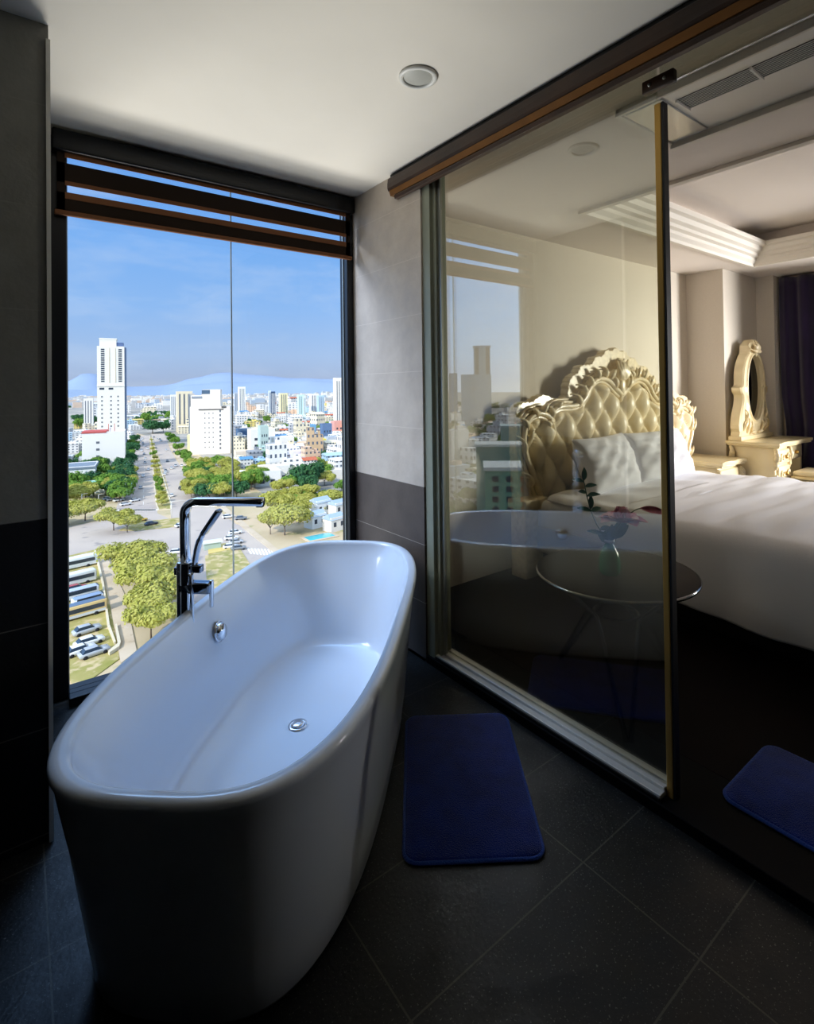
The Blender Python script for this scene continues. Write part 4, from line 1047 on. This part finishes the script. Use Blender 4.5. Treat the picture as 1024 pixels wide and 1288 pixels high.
# kiosk on the traffic island
kk_ = thing('kiosk', 'small green-white market shelter on the traffic island near shower head', 'kiosk', at(267, 690), BROT)
b = MB(); b.box(-3.5, 3.5, -2, 2, 0, 3); b.build('walls', mat('kiosk_green', 'a9bdb0', .7), kk_)
b = MB(); b.box(-4.2, 4.2, -2.6, 2.6, 3, 3.4); b.build('roof', mat('kiosk_roof', 'dfe6e2', .6), kk_)

# the dense town: single houses by distance; picked positions keep off the road and the park
random.seed(21)
def place_town(n_, pxa, pxb, da, db, hmin, hmax, wmin, wmax, group, where, avoid=None):
    cnt = 0; tries = 0
    while cnt < n_ and tries < 4000:
        tries += 1
        px_ = random.uniform(pxa, pxb); D_ = math.exp(random.uniform(math.log(da), math.log(db)))
        p = atd(px_, D_)
        if avoid and avoid(px_, D_): continue
        if any((p.x-q[0])**2+(p.y-q[1])**2 < (q[2]+wmin*.45)**2 for q in TAKEN): continue
        c_ = random.choices([x[0] for x in PAL], [44, 26, 12, 5, 3, 5, 2, 3, 7, 2, 2, 3])[0]
        v_ = random.randrange(4); w_ = random.uniform(wmin, wmax)
        if 'roofed' in c_: v_ = 2
        if random.random() < .06: h_ = hmax*1.5
        else: h_ = random.uniform(hmin, hmax)
        TAKEN.append((p.x, p.y, w_*.5))
        art = {'white': 'white flat-topped house', 'cream': 'cream house', 'pale grey': 'pale grey house', 'peach': 'peach house', 'pale blue': 'pale blue house', 'white red-roofed': 'white house with red roof', 'yellow': 'yellow house', 'white blue-roofed': 'white house with blue roof', 'grey': 'grey house', 'pale green': 'pale green house', 'pink': 'pink house', 'tan': 'tan house'}[c_]
        house(p, w_, random.uniform(wmin, wmax)*.9, h_, c_, v_, BROT+random.choice([0, 0, .12, -.2, .35]), 'small '+art+' '+where, art+'s '+group)
        cnt += 1
def road_av(px_, D_):
    c_ = 186-(1/D_)*0
    # keep clear of the avenue corridor
    p = atd(px_, D_); s_ = (p.x-67)*RN.x+(p.y-355)*RN.y
    return -24 < s_ < 42 and D_ < 1060
place_town(75, 300, 437, 400, 800, 8, 17, 10, 19, 'in the near town right of the seam', 'in the near town beyond the park', lambda a_, d_: (a_ < 345 and d_ < 480) or d_ < 430)
place_town(70, 200, 437, 800, 1400, 9, 19, 14, 26, 'in the middle town', 'in the middle distance right of the avenue', road_av)
place_town(22, 160, 235, 1080, 1700, 8, 14, 14, 30, 'beyond the avenue', 'beyond the far end of the avenue')
place_town(45, 85, 437, 1400, 2600, 10, 24, 26, 44, 'near the skyline', 'in the far town just under the skyline', road_av)
place_town(26, 80, 175, 560, 1400, 7, 14, 14, 24, 'left of the avenue', 'in the town left of the avenue', road_av)
# the part of town that the partition glass mirrors lies further left
def atm(px_, D_):
    d = f2+r3*((px_-CX)/F); d = Vector((-d.x, d.y, 0)).normalized(); return Vector((2*(GX+.0), 0, 0))+d*D_
_atd = atd
atd = atm
place_town(55, 560, 665, 330, 1900, 7, 16, 12, 26, 'mirrored in the partition', 'in the part of town mirrored in the partition', lambda a_, d_: d_ < 520 and a_ > 612)
atd = _atd
def at_m(px_, py_, z=GZ):
    e_ = Vector((2*GX, 0, 1.45)); d = f2+r3*((px_-CX)/F)+u3*((CY-py_)/F); d.x = -d.x; return e_+d*((z-1.45)/d.z)
M_bt = mat('muted_blue_cladding', '7f9db6', .4)  # muted blue tone of the skyscraper's podium and crown
p = atm(607, 900); t_, m_ = special('skyscraper', p, 27, 27, 138, '8ea6ba', 'blue-grey skyscraper mirrored in the glass partition', rz=.7)
b = MB(); b.box(-15, 36, 4, 27, 0, 92); b.build('podium_block', M_bt, t_)
for x in (-9, 9): b = MB(); b.box(x-3, x+3, -1, 0, 92, 138); b.build('window_strip', M_wind, t_)
b = MB(); b.box(-15, 15, 2, 25, 138, 141); b.build('roof_crown', M_bt, t_)
p = atm(570, 1000); special('tower_block', p, 16, 16, 96, '7f9ab4', 'blue tower at the left edge of the mirrored city', rz=.7)
def mirrored(px_, topy, D_, w_, d_, c_, lb, roofc, rz=.75):
    p = atm(px_, D_); d = f2+u3*((CY-topy)/F)+r3*((px_-CX)/F); hh = 1.45+d.z/math.hypot(d.x, d.y)*D_-GZ
    t_, m_ = special('apartment_building', p, w_, d_, hh, c_, lb, rz=rz, roofw=False)
    b = MB(); b.box(-w_/2-.6, w_/2+.6, -.6, d_+.6, hh, hh+1.2); b.build('roof', mat('roof_'+roofc, roofc, .7), t_)
    return t_, hh
t_, hh = mirrored(648, 592, 190, 22, 16, '7fae92', 'green apartment building with balconies mirrored in the partition', 'e8e4d6')
for r_ in range(5):
    for x in (-7.5, -2.5, 2.5, 7.5): win(t_, x, hh-4-r_*3.6, 2.2, 2, M_redtrim if x == -2.5 else M_wind)
mirrored(640, 562, 270, 34, 16, '8aa898', 'long building with broad cream roof mirrored in the partition', 'f0ead8')
mirrored(650, 538, 340, 20, 18, '9fb5a6', 'boxy grey-green building mirrored beside the headboard', 'cfd4c6')

# far rooftops beyond counting
b = MB(); random.seed(5)
for _ in range(1500):
    D_ = random.uniform(2800, 6800); px_ = random.uniform(-420, 470); p = atd(px_, D_)
    w_ = random.uniform(18, 60); h_ = random.uniform(8, 26)*(1.6 if random.random() < .1 else 1)
    b.box(p.x-w_/2, p.x+w_/2, p.y-w_/3, p.y+w_/3, GZ, GZ+h_, random.randrange(5))
b.build('far_city_rooftops', [mat('far_'+c_, c_, .9, spec=.1) for c_ in ('f2ede4', 'e4ddd2', 'c9c5bf', 'dcc3ac', 'b8c2cb')], kind='stuff', fixn=False)

# the rest of the town, to either side of what the window frames
b = MB(); b2 = MB(); random.seed(8)
for _ in range(1300):
    az = R(random.choice([random.uniform(-41, 2.5), random.uniform(34, 78), random.uniform(-41, 2.5), random.uniform(-85, -52)])); D_ = 330*math.exp(random.uniform(0, 2.1))
    x, y = math.sin(az)*D_, math.cos(az)*D_
    if y < 120: continue
    if random.random() < .66:
        w_ = random.uniform(12, 26); d_ = random.uniform(10, 20); h_ = random.uniform(7, 18)*(2.2 if random.random() < .06 else 1)
        b.box(x-w_/2, x+w_/2, y-d_/2, y+d_/2, GZ, GZ+h_, random.randrange(5)); b.box(x-w_*.3, x, y-d_*.3, y, GZ+h_, GZ+h_+3, random.randrange(5))
    else:
        for q in range(4): b2.ball((x+random.uniform(-7, 7), y+random.uniform(-7, 7), GZ+6), random.uniform(4, 7), 8, sc=(1, 1, .8))
b.build('outlying_town_rooftops', [mat('far_'+c_, c_, .9, spec=.1) for c_ in ('f2ede4', 'e4ddd2', 'c9c5bf', 'dcc3ac', 'b8c2cb')], kind='stuff', fixn=False)
b2.build('outlying_greenery', mat('outlying_green', '6f8a48', .9, spec=.1, c2='4d7045', vs=.1), kind='stuff', fixn=False)

# ================================================================== OUTSIDE: TREES
def leafmat(name, c1, c2):
    k = N(name); g = k.n('NewGeometry'); oi = k.n('ObjectInfo')
    n1 = k.n('TexNoise', i={'Vector': g.outputs['Position'], 'Scale': .5, 'Detail': 5})
    f = k.n('Clamp', i={0: k.math('MULTIPLY_ADD', n1.outputs[0], 2.6, -.8)}).outputs[0]
    c = k.mix(f, lin(c1), lin(c2))
    d = k.n('BsdfDiffuse', i={0: c}); tl = k.n('BsdfTranslucent', i={0: c}); mx = k.n('MixShader', i={0: .3})
    k.t.links.new(d.outputs[0], mx.inputs[1]); k.t.links.new(tl.outputs[0], mx.inputs[2]); return k.surf(mx.outputs[0])
LM = {'yellow': leafmat('yellow_green_foliage', 'a3a648', 'd3cd74'), 'green': leafmat('mid_green_foliage', '5f8a3e', '8fae4e'), 'dark': leafmat('dark_green_foliage', '3a664a', '55824e')}
M_bark = mat('tree_bark', '6b5a48', .9)
def crown_mesh(name, m_, seed, n_=1500, flat_=.5, rad=1., leafs=.085, lobes=12):
    random.seed(seed); b = MB(); L_ = []
    for i in range(lobes):
        a_ = random.uniform(0, 2*PI); r_ = rad*math.sqrt(random.random())*.72
        L_.append((r_*math.cos(a_), r_*math.sin(a_), .72+.20*flat_*random.uniform(-1, 1.2)-.18*r_*flat_, random.uniform(.26, .42)))
    for i in range(n_):
        cx_, cy_, cz_, rr = L_[i % lobes]
        d = Vector((random.gauss(0, 1), random.gauss(0, 1), random.gauss(0, 1)+.45)).normalized()*rr*random.uniform(.55, 1.12)
        c = Vector((cx_+d.x, cy_+d.y, cz_+d.z*.62*(flat_+.4)))
        nn_ = (d.normalized()+Vector((random.uniform(-.6, .6),)*3)+Vector((0, 0, .4))).normalized(); u_ = nn_.orthogonal().normalized(); v_ = nn_.cross(u_)
        s_ = leafs*random.uniform(.6, 1.3); an = random.uniform(0, 2*PI); uu = u_*math.cos(an)+v_*math.sin(an); vv = nn_.cross(uu)
        b.add([c+uu*s_, c+vv*s_*.7, c-uu*s_, c-vv*s_*.7], [(0, 1, 2, 3)])
    for (cx_, cy_, cz_, rr) in L_: b.ball((cx_, cy_, cz_), rr*.5, 8, sc=(1, 1, .6*(flat_+.4)))
    return b.mesh(name, m_)
def trunk_mesh(seed, spread=.5):
    random.seed(seed); b = MB(); b.tube([(0, 0, -.02), (.01, 0, .2), (0, .01, .35)], [.035, .026, .022], 7)
    for i in range(5):
        a_ = i*2*PI/5+random.uniform(-.4, .4); x, y = spread*math.cos(a_), spread*math.sin(a_)
        b.tube([(0, 0, .28), (x*.4, y*.4, .48), (x, y, .72)], [.018, .013, .006], 5)
    return b.mesh('trunk', M_bark)
TP = []
for i, (kd, fl_, n_, lb) in enumerate((('yellow', .35, 7000, 12), ('yellow', .5, 7000, 14), ('green', .8, 1800, 10), ('green', .55, 1900, 13), ('dark', .9, 1600, 9), ('dark', .6, 1700, 12))):
    TP.append((kd, crown_mesh('crown_'+kd, LM[kd], 30+i, n_, fl_, lobes=lb, leafs=.05 if kd == 'yellow' else .085), trunk_mesh(60+i)))
def tree(p, rad, h_, ki, label, group=None, name='tree'):
    kd, cm_, tm_ = TP[ki]
    rad *= 1.3; h_ *= 1.25
    t_ = thing(name, label, 'tree', (p.x, p.y, GZ), random.uniform(0, 6.28), group); t_.scale = (rad, rad, h_)
    for nm, me in (('crown', cm_), ('trunk', tm_)):
        o = bpy.data.objects.new(nm, me); col.objects.link(o); o.parent = t_
    return t_
random.seed(77)
# big trees in the foreground: (px, py of the crown middle, radius, height, kind, label)
for (px_, py_, r_, h_, ki, lb) in (
    (107, 638, 8.5, 10, 1, 'yellow-green tree with forked trunk by the left window frame, above the buses'),
    (143, 650, 7, 9.5, 0, 'spreading yellow-green tree reaching over the junction'),
    (160, 655, 5.5, 8, 0, 'lower feathery tree right of the spreading one at the junction'),
    (170, 698, 9.5, 11, 1, 'large yellow-green tree by the footpath, topmost of the row behind the faucet'),
    (190, 722, 9, 11, 0, 'large yellow-green tree in the middle of the footpath row'),
    (200, 750, 8, 10, 1, 'full yellow-green tree low in the row beside the faucet column'),
    (190, 775, 6.5, 9, 0, 'lowest tree of the footpath row, just over the tub rim'),
    (345, 632, 9, 12, 0, 'yellow tree under the end of the faucet spout'),
    (358, 650, 10, 12, 1, 'broad bright yellow-green tree right of the junction'),
    (340, 655, 6, 9, 0, 'small tree at the kerb corner right of the junction'),
    (376, 640, 7, 10, 1, 'round yellow-green tree left of the white villas'),
    (385, 618, 8, 9, 0, 'yellow-green tree above the villas, by the terrace'),
    (418, 625, 9, 8, 1, 'flat yellow-green tree near the right window frame'),
    (408, 600, 7, 8, 1, 'yellow-green tree behind the striped terrace roof'),
    (392, 596, 8, 13, 4, 'big dark green tree in the middle of the park'),
    (378, 600, 8, 12, 4, 'dark green tree left of the biggest dark park tree'),
    (388, 607, 6, 10, 5, 'dark tree in front of the big park trees, by the white house'),
    (336, 575, 7, 11, 4, 'dark green round tree above the beige row house'),
    (120, 585, 9, 9, 4, 'dark green tree in front of the white warehouse'),
    (100, 600, 11, 10, 5, 'widest dark green tree, left of the avenue by the frame'),
    (118, 612, 9, 9, 3, 'mid green tree below the widest dark tree'),
    (140, 603, 8, 9, 2, 'green tree close to the left kerb of the avenue'),
    (95, 622, 9, 9, 1, 'yellow-green tree under the widest dark tree by the frame')):
    tree(at(px_, py_, GZ+h_*.75), r_, h_, ki, lb)
# belts of trees
def belt(n_, fn, r0, r1, kinds, lbl, grp):
    for i in range(n_):
        for _ in range(12):
            px_, py_ = fn(i, n_); q_ = at(px_, py_)
            if not any(math.hypot(q_.x-t[0], q_.y-t[1]) < t[2]+2 for t in TAKEN): break
        ki = random.choice(kinds); r_ = random.uniform(r0, r1); h_ = r_*random.uniform(1.1, 1.6)
        kd = {0: 'yellow-green', 1: 'yellow-green', 2: 'mid green', 3: 'mid green', 4: 'dark green', 5: 'dark green'}[ki]
        tree(at(px_, py_, GZ+h_*.7), r_, h_, ki, kd+' tree '+lbl, kd+' trees '+grp)
belt(42, lambda i, n_: (random.uniform(88, 163), random.uniform(566, 618)), 4.5, 7.5, [2, 3, 4, 5, 1], 'in the belt left of the avenue', 'left of the avenue')
belt(16, lambda i, n_: (169-i*1.15+random.uniform(-2, 1), 552+i*4.6), 5, 7, [2, 3, 4], 'in the row along the left kerb of the avenue', 'along the left kerb')
belt(15, lambda i, n_: (190.5+i*.95, 553+i*5.6), 2.2, 3.2, [0, 1, 2], 'planted on the median strip', 'on the median')
belt(16, lambda i, n_: (213+i*3.1+random.uniform(0, 2), 548+i*4.2+random.uniform(-3, 2)), 4, 6.5, [2, 3, 1], 'along the right kerb of the avenue', 'along the right kerb')
belt(46, lambda i, n_: (random.uniform(240, 330), random.uniform(580, 618)), 4.5, 7.5, [2, 3, 1, 0, 5], 'in the park right of the avenue, before the hotel', 'in the park before the hotel')
belt(42, lambda i, n_: (random.uniform(310, 432), random.uniform(583, 612)), 4.5, 7.5, [0, 1, 2, 3, 3, 5], 'in the park below the town', 'in the park below the town')
belt(16, lambda i, n_: (random.uniform(176, 232), random.uniform(521, 538)), 9, 13, [4, 5, 4, 2], 'at the far end of the avenue', 'at the far end of the avenue')
belt(12, lambda i, n_: (random.uniform(345, 432), random.uniform(618, 640)), 3, 5, [0, 1, 2], 'around the villas', 'around the villas')
belt(40, lambda i, n_: (random.uniform(300, 434), random.uniform(520, 572)), 5, 9, [2, 4, 5], 'between the town houses', 'between the town houses')
belt(10, lambda i, n_: (random.uniform(86, 126), random.uniform(512, 540)), 8, 14, [4, 5, 2], 'between the houses on the left', 'between the left houses')
# greenery in the mirrored part of town
_at = at
at = lambda x, y, z=GZ: at_m(x, y, z)
belt(34, lambda i, n_: (random.uniform(562, 660), random.uniform(500, 556)), 6, 12, [4, 5, 2], 'among the mirrored houses', 'among the mirrored houses')
belt(34, lambda i, n_: (random.uniform(562, 640), random.uniform(562, 650)), 5, 8, [4, 5, 3, 2], 'in the mirrored park before the green building', 'in the mirrored park')
at = _at

# ================================================================== OUTSIDE: VEHICLES
CP = {}
M_tyre = mat('tyre', '1c1c1e', .8); M_carglass = mat('car_glass', '2f3b48', .15)
def car_meshes(c_, paint):
    m_ = mat('car_paint_'+c_.replace(' ', '_'), paint, .3, coat=.5)
    b = MB()
    rings = []
    for y, w_, z0, z1 in ((-2.2, .70, .45, .75), (-2.1, .82, .3, .85), (-1.3, .88, .28, .95), (0, .9, .28, .98), (1.2, .88, .28, .98), (2.0, .84, .3, .9), (2.15, .72, .45, .8)):
        rings.append([(-w_, y, z0), (-w_, y, z1-.08), (-w_*.85, y, z1), (w_*.85, y, z1), (w_, y, z1-.08), (w_, y, z0)])
    b.loft(rings, cap=True, closed=True); body = b.mesh('car_body', m_)
    b = MB(); b.loft([[(-w_, y0, z), (w_, y0, z), (w_, y1, z), (-w_, y1, z)] for w_, y0, y1, z in ((.80, -1.1, 1.75, .93), (.62, -.5, 1.3, 1.40))], cap=True, sm=False); cab = b.mesh('cabin_glass', M_carglass)
    b = MB(); b.rbox(-.6, .6, -.48, 1.28, 1.39, 1.45, .02); rf = b.mesh('roof', m_)
    b = MB(); b.lathe([(.001, -.1), (.32, -.1), (.32, .1), (.001, .1)], 14, M=Matrix.Rotation(PI/2, 4, 'Y')); wh = b.mesh('wheel', M_tyre)
    return body, cab, rf, wh
CC = {'white': 'f1f1ee', 'silver': 'b8bcc0', 'black': '2b2c30', 'red': 'b23a3a', 'grey': '80858a', 'blue': '3c5f8f', 'yellow': 'd9b53a'}
for c_, p_ in CC.items(): CP[c_] = car_meshes(c_, p_)
def car(px_, py_, rz, c_, label, group=None, s_=1.):
    p = at(px_, py_); t_ = thing('car', label, 'car', (p.x, p.y, GZ+.2), rz, group); t_.scale = (s_*1.35,)*3
    bd, cb, rf, wh = CP[c_]
    for nm, me in (('body', bd), ('cabin_glass', cb), ('roof', rf)):
        o = bpy.data.objects.new(nm, me); col.objects.link(o); o.parent = t_
    for x in (-.82, .82):
        for y in (-1.4, 1.35):
            o = bpy.data.objects.new('wheel', wh); col.objects.link(o); o.parent = t_; o.location = (x, y, .32)
random.seed(9)
for i, (px_, py_, a_, c_, lb) in enumerate((
    (170, 631, 1.9, 'white', 'white car crossing the near junction, below the zebra stripes'),
    (149, 631, 1.9, 'white', 'white car at the left mouth of the avenue'),
    (180, 600, 0, 'white', 'white car alone in the left carriageway, nearest of its lane'),
    (216, 590, 0, 'white', 'white car nearest in the right carriageway'),
    (221, 587, 0, 'silver', 'silver car beside the white one in the right carriageway'),
    (178, 568, 0, 'white', 'white car middle of the left carriageway'),
    (182, 562, 0, 'silver', 'silver car further along the left carriageway'),
    (163, 571, 0, 'white', 'white car hugging the left kerb of the avenue'),
    (235, 610, 0, 'white', 'small white car at the right kerb near the junction'),
    (228, 616, .2, 'black', 'black car in the wide lane near the faucet bend'),
    (158, 636, 1.7, 'white', 'white car parked beneath trees at the junction corner'),
    (141, 630, 1.7, 'grey', 'grey car beneath the trees at the junction corner'),
    (136, 629, 1.7, 'silver', 'silver car under the trees left of the grey one'),
    (248, 632, .4, 'red', 'red car passing behind the faucet spout'),
    (276, 634, .4, 'black', 'black car right of the hand shower head'),
    (287, 652, 1.4, 'white', 'white car stopping beside the pane seam'),
    (296, 672, 1.3, 'white', 'white car, uppermost of the queue by the pane seam'),
    (291, 679, 1.3, 'white', 'white car second in the queue by the seam'),
    (297, 684, 1.3, 'silver', 'silver car third in the queue by the seam'),
    (290, 690, 1.3, 'white', 'white car fourth in the queue by the seam'),
    (300, 692, 1.3, 'grey', 'grey car last in the queue by the seam'),
    (303, 654, 1.2, 'grey', 'grey car right of the pane seam on the junction'),
    (222, 697, 1.2, 'white', 'white car left of the faucet holder'),
    (228, 663, 1.7, 'white', 'white car between the grass island and faucet'),
    (177, 656, 1.7, 'yellow', 'yellow truck-sized car beside the grass island'),
    (190, 661, 1.7, 'black', 'black car in the shade under the grass island'),
    (109, 797, 1.75, 'silver', 'silver car parked alone below the coaches'),
    (112, 812, 1.75, 'white', 'white van-like car in the lower parking spot'),
    (101, 823, 1.75, 'white', 'white car lowest of the parked ones on the lot'),
    (118, 825, 1.75, 'silver', 'silver car beside the lowest white parked car'),
    (203, 555, 0, 'white', 'white car furthest but one on the right lane'),
    (198, 553, 0, 'white', 'white car furthest on the right carriageway'))):
    car(px_, py_, BROT*(1 if a_ < .5 else 0)+a_, c_, lb, s_=1.25 if py_ > 760 else 1.1)
for i in range(16):
    px_ = random.uniform(160, 190); py_ = random.uniform(552, 620)
    s_ = (py_-548)/92
    x = (172-22*s_)+(15+28*s_)*random.random(); car(x, py_, BROT, 'white' if i % 2 else 'silver', ('white' if i % 2 else 'silver')+' car spread along the left carriageway', ('white' if i % 2 else 'silver')+' cars on the left carriageway', 1.)
for i in range(14):
    py_ = random.uniform(549, 625); s_ = (py_-548)/92; x = 192+22*s_+(12+42*s_)*random.random()
    car(x, py_, BROT, 'white' if i % 2 else 'grey', ('white' if i % 2 else 'grey')+' car spread along the right carriageway', ('white' if i % 2 else 'grey')+' cars on the right carriageway', 1.)
def bus(px_, py_, rz, L_, paint, roofc, label, h_=3.2, low='d9dee2'):
    p = at(px_, py_); t_ = thing('coach', label, 'bus', (p.x, p.y, GZ+.3), rz)
    t_.scale = (1.35,)*3
    m_ = mat('bus_paint_'+paint, paint, .35, coat=.4)
    b = MB(); b.rbox(-1.3, 1.3, -L_/2, L_/2, .35, h_, .25, 3); b.build('body', m_, t_)
    b = MB(); b.rbox(-1.15, 1.15, -L_/2+.3, L_/2-.3, h_-.05, h_+.12, .1); b.build('roof', mat('bus_roof_'+roofc, roofc, .4), t_)
    for x in (-1.33, 1.30):
        b = MB(); b.box(x, x+.03, -L_/2+.6, L_/2-.8, 1.5, 2.5); b.build('window_band', M_carglass, t_)
    b = MB(); b.box(-1.1, 1.1, -L_/2-.03, -L_/2+.02, 1.3, 2.6); b.build('windscreen', M_carglass, t_)
    b = MB(); b.box(-1.32, 1.32, -L_/2+.3, L_/2-.3, .5, 1.1); b.build('skirt', mat('bus_skirt_'+low, low, .4), t_)
    for x in (-1.2, 1.2):
        for y in (-L_*.3, L_*.3):
            b = MB(); b.lathe([(.001, -.15), (.48, -.15), (.48, .15), (.001, .15)], 16, M=Matrix.Translation((x, y, .3)) @ Matrix.Rotation(PI/2, 4, 'Y')); b.build('wheel', M_tyre, t_)
br_ = R(99)
bus(92, 716, br_, 12, 'e9efef', 'f4f6f5', 'white coach parked topmost by the left window frame')
bus(91, 737, br_, 11, 'dfe6e8', 'eef2f4', 'grey-white coach parked below the topmost white coach')
bus(102, 753, br_, 7.5, 'dfe3ec', 'b9c6dc', 'small pale blue minibus between the coaches', 2.5)
bus(110, 763, br_, 6.5, 'e8ebf0', '8fa5c4', 'short white-blue minibus right above the tan coach', 2.4)
bus(98, 778, br_, 11.5, 'e8c98a', '5f7590', 'tan coach with dark blue-grey roof on the lot')
car(95, 744, br_, 'red', 'red pickup between the white coaches', s_=1.2)

# street furniture: lamp posts
def lamp_post(px_, py_, h_, label, rz=0, arm=3):
    p = at(px_, py_); t_ = thing('street_lamp', label, 'street lamp', (p.x, p.y, GZ), rz)
    m_ = mat('pale_pole_paint', 'e6e2d6', .5)
    b = MB(); b.tube([(0, 0, 0), (0, 0, h_)], .16, 8); b.build('pole', m_, t_)
    b = MB(); b.tube([(0, 0, h_-.1), (arm, 0, h_)], .10, 6); b.build('arm', m_, t_)
lamp_post(216, 652, 9.5, 'white pole with a long arm at the tip of the median', -.3, 7)
lamp_post(103, 640, 9, 'white street lamp in front of the trees near the left frame')
lamp_post(266, 604, 8, 'slim white street lamp in the park before the hotel')
lamp_post(124, 636, 7, 'short white street lamp left of the avenue mouth')

# ================================================================== LIGHT IN THE ROOMS
def area(name, loc_, rot, sx_, sy_, e, c_, portal=False):
    l_ = bpy.data.lights.new(name, 'AREA'); l_.shape = 'RECTANGLE'; l_.size = sx_; l_.size_y = sy_; l_.energy = e; l_.color = c_
    if portal: l_.cycles.is_portal = True
    o = bpy.data.objects.new(name, l_); col.objects.link(o); o.location = loc_; o.rotation_euler = rot; return o
def aim(loc_, tgt): return (Vector(loc_)-Vector(tgt)).to_track_quat('Z', 'Y').to_euler()
area('window_portal', (.91, 3.06, 1.35), (-PI/2, 0, 0), 1.5, 2.55, 1, (1, 1, 1), True)
area('bedroom_window_portal', (7.1, (WY0+WY1)/2, (WZ0+WZ1)/2), (0, PI/2, 0), WZ1-WZ0, WY1-WY0, 1, (1, 1, 1), True)
# added lamps outside both windows, standing in for sky and ground daylight
area('sky_fill_lamp', (.1, 5.2, 5.2), aim((.1, 5.2, 5.2), (1.0, 1.9, .6)), 5.0, 2.4, PW[0], (.28, .54, 1))
area('sky_fill_lamp', (-2.6, 5.6, 5.6), aim((-2.6, 5.6, 5.6), (1.6, 2.4, 1.2)), 2.4, 2.4, PW[5], (1, .95, .9))
area('ground_fill_lamp', (.9, 7.2, -4.2), aim((.9, 7.2, -4.2), (.9, 2.0, 2.4)), 4.5, 2.0, PW[1], (1, .95, .86))
area('ground_fill_lamp', (.9, 5.0, -4.6), aim((.9, 5.0, -4.6), (.9, 2.3, 2.4)), 3.5, 1.8, PW[4], (1, .95, .86))
bd_ = area('bedroom_fill_lamp', (8.2, -2.0, 1.7), aim((8.2, -2.0, 1.7), (4.5, 2.7, 1.4)), 1.4, 1.8, PW[2], (1, .98, .97)); bd_.data.spread = R(120)
# an uplighter, put in out of view behind the camera; its fill light is off
ul = thing('added_uplighter', 'tall black uplighter, out of view, put in for fill light', 'lamp', (-.75, -.7, 0))
b = MB(); b.lathe([(.001, 0), (.14, 0), (.14, .02), (.02, .035), (.012, .05), (.012, 1.5), (.03, 1.53), (.15, 1.62), (.16, 1.63), (.14, 1.62), (.02, 1.54), (.001, 1.54)], 28); b.build('stand', M_black, ul)
u_ = area('uplight_fill', (-.75, -.7, 1.60), (PI, 0, 0), .25, .25, PW[3], (1, .94, .86)); u_.data.shape = 'DISK'

vs = scene.view_settings; vs.view_transform = 'Standard'; vs.look = 'None'; vs.gamma = 1; vs.exposure = EXPO; vs.use_curve_mapping = False
scene.display_settings.display_device = 'sRGB'
cy_s = scene.cycles; cy_s.use_denoising = True
try: cy_s.denoiser = 'OPENIMAGEDENOISE'
except Exception: pass
cy_s.max_bounces = 10; cy_s.diffuse_bounces = 5; cy_s.glossy_bounces = 4; cy_s.transparent_max_bounces = 12; cy_s.transmission_bounces = 6
cy_s.sample_clamp_indirect = 8; cy_s.caustics_reflective = False; cy_s.caustics_refractive = False
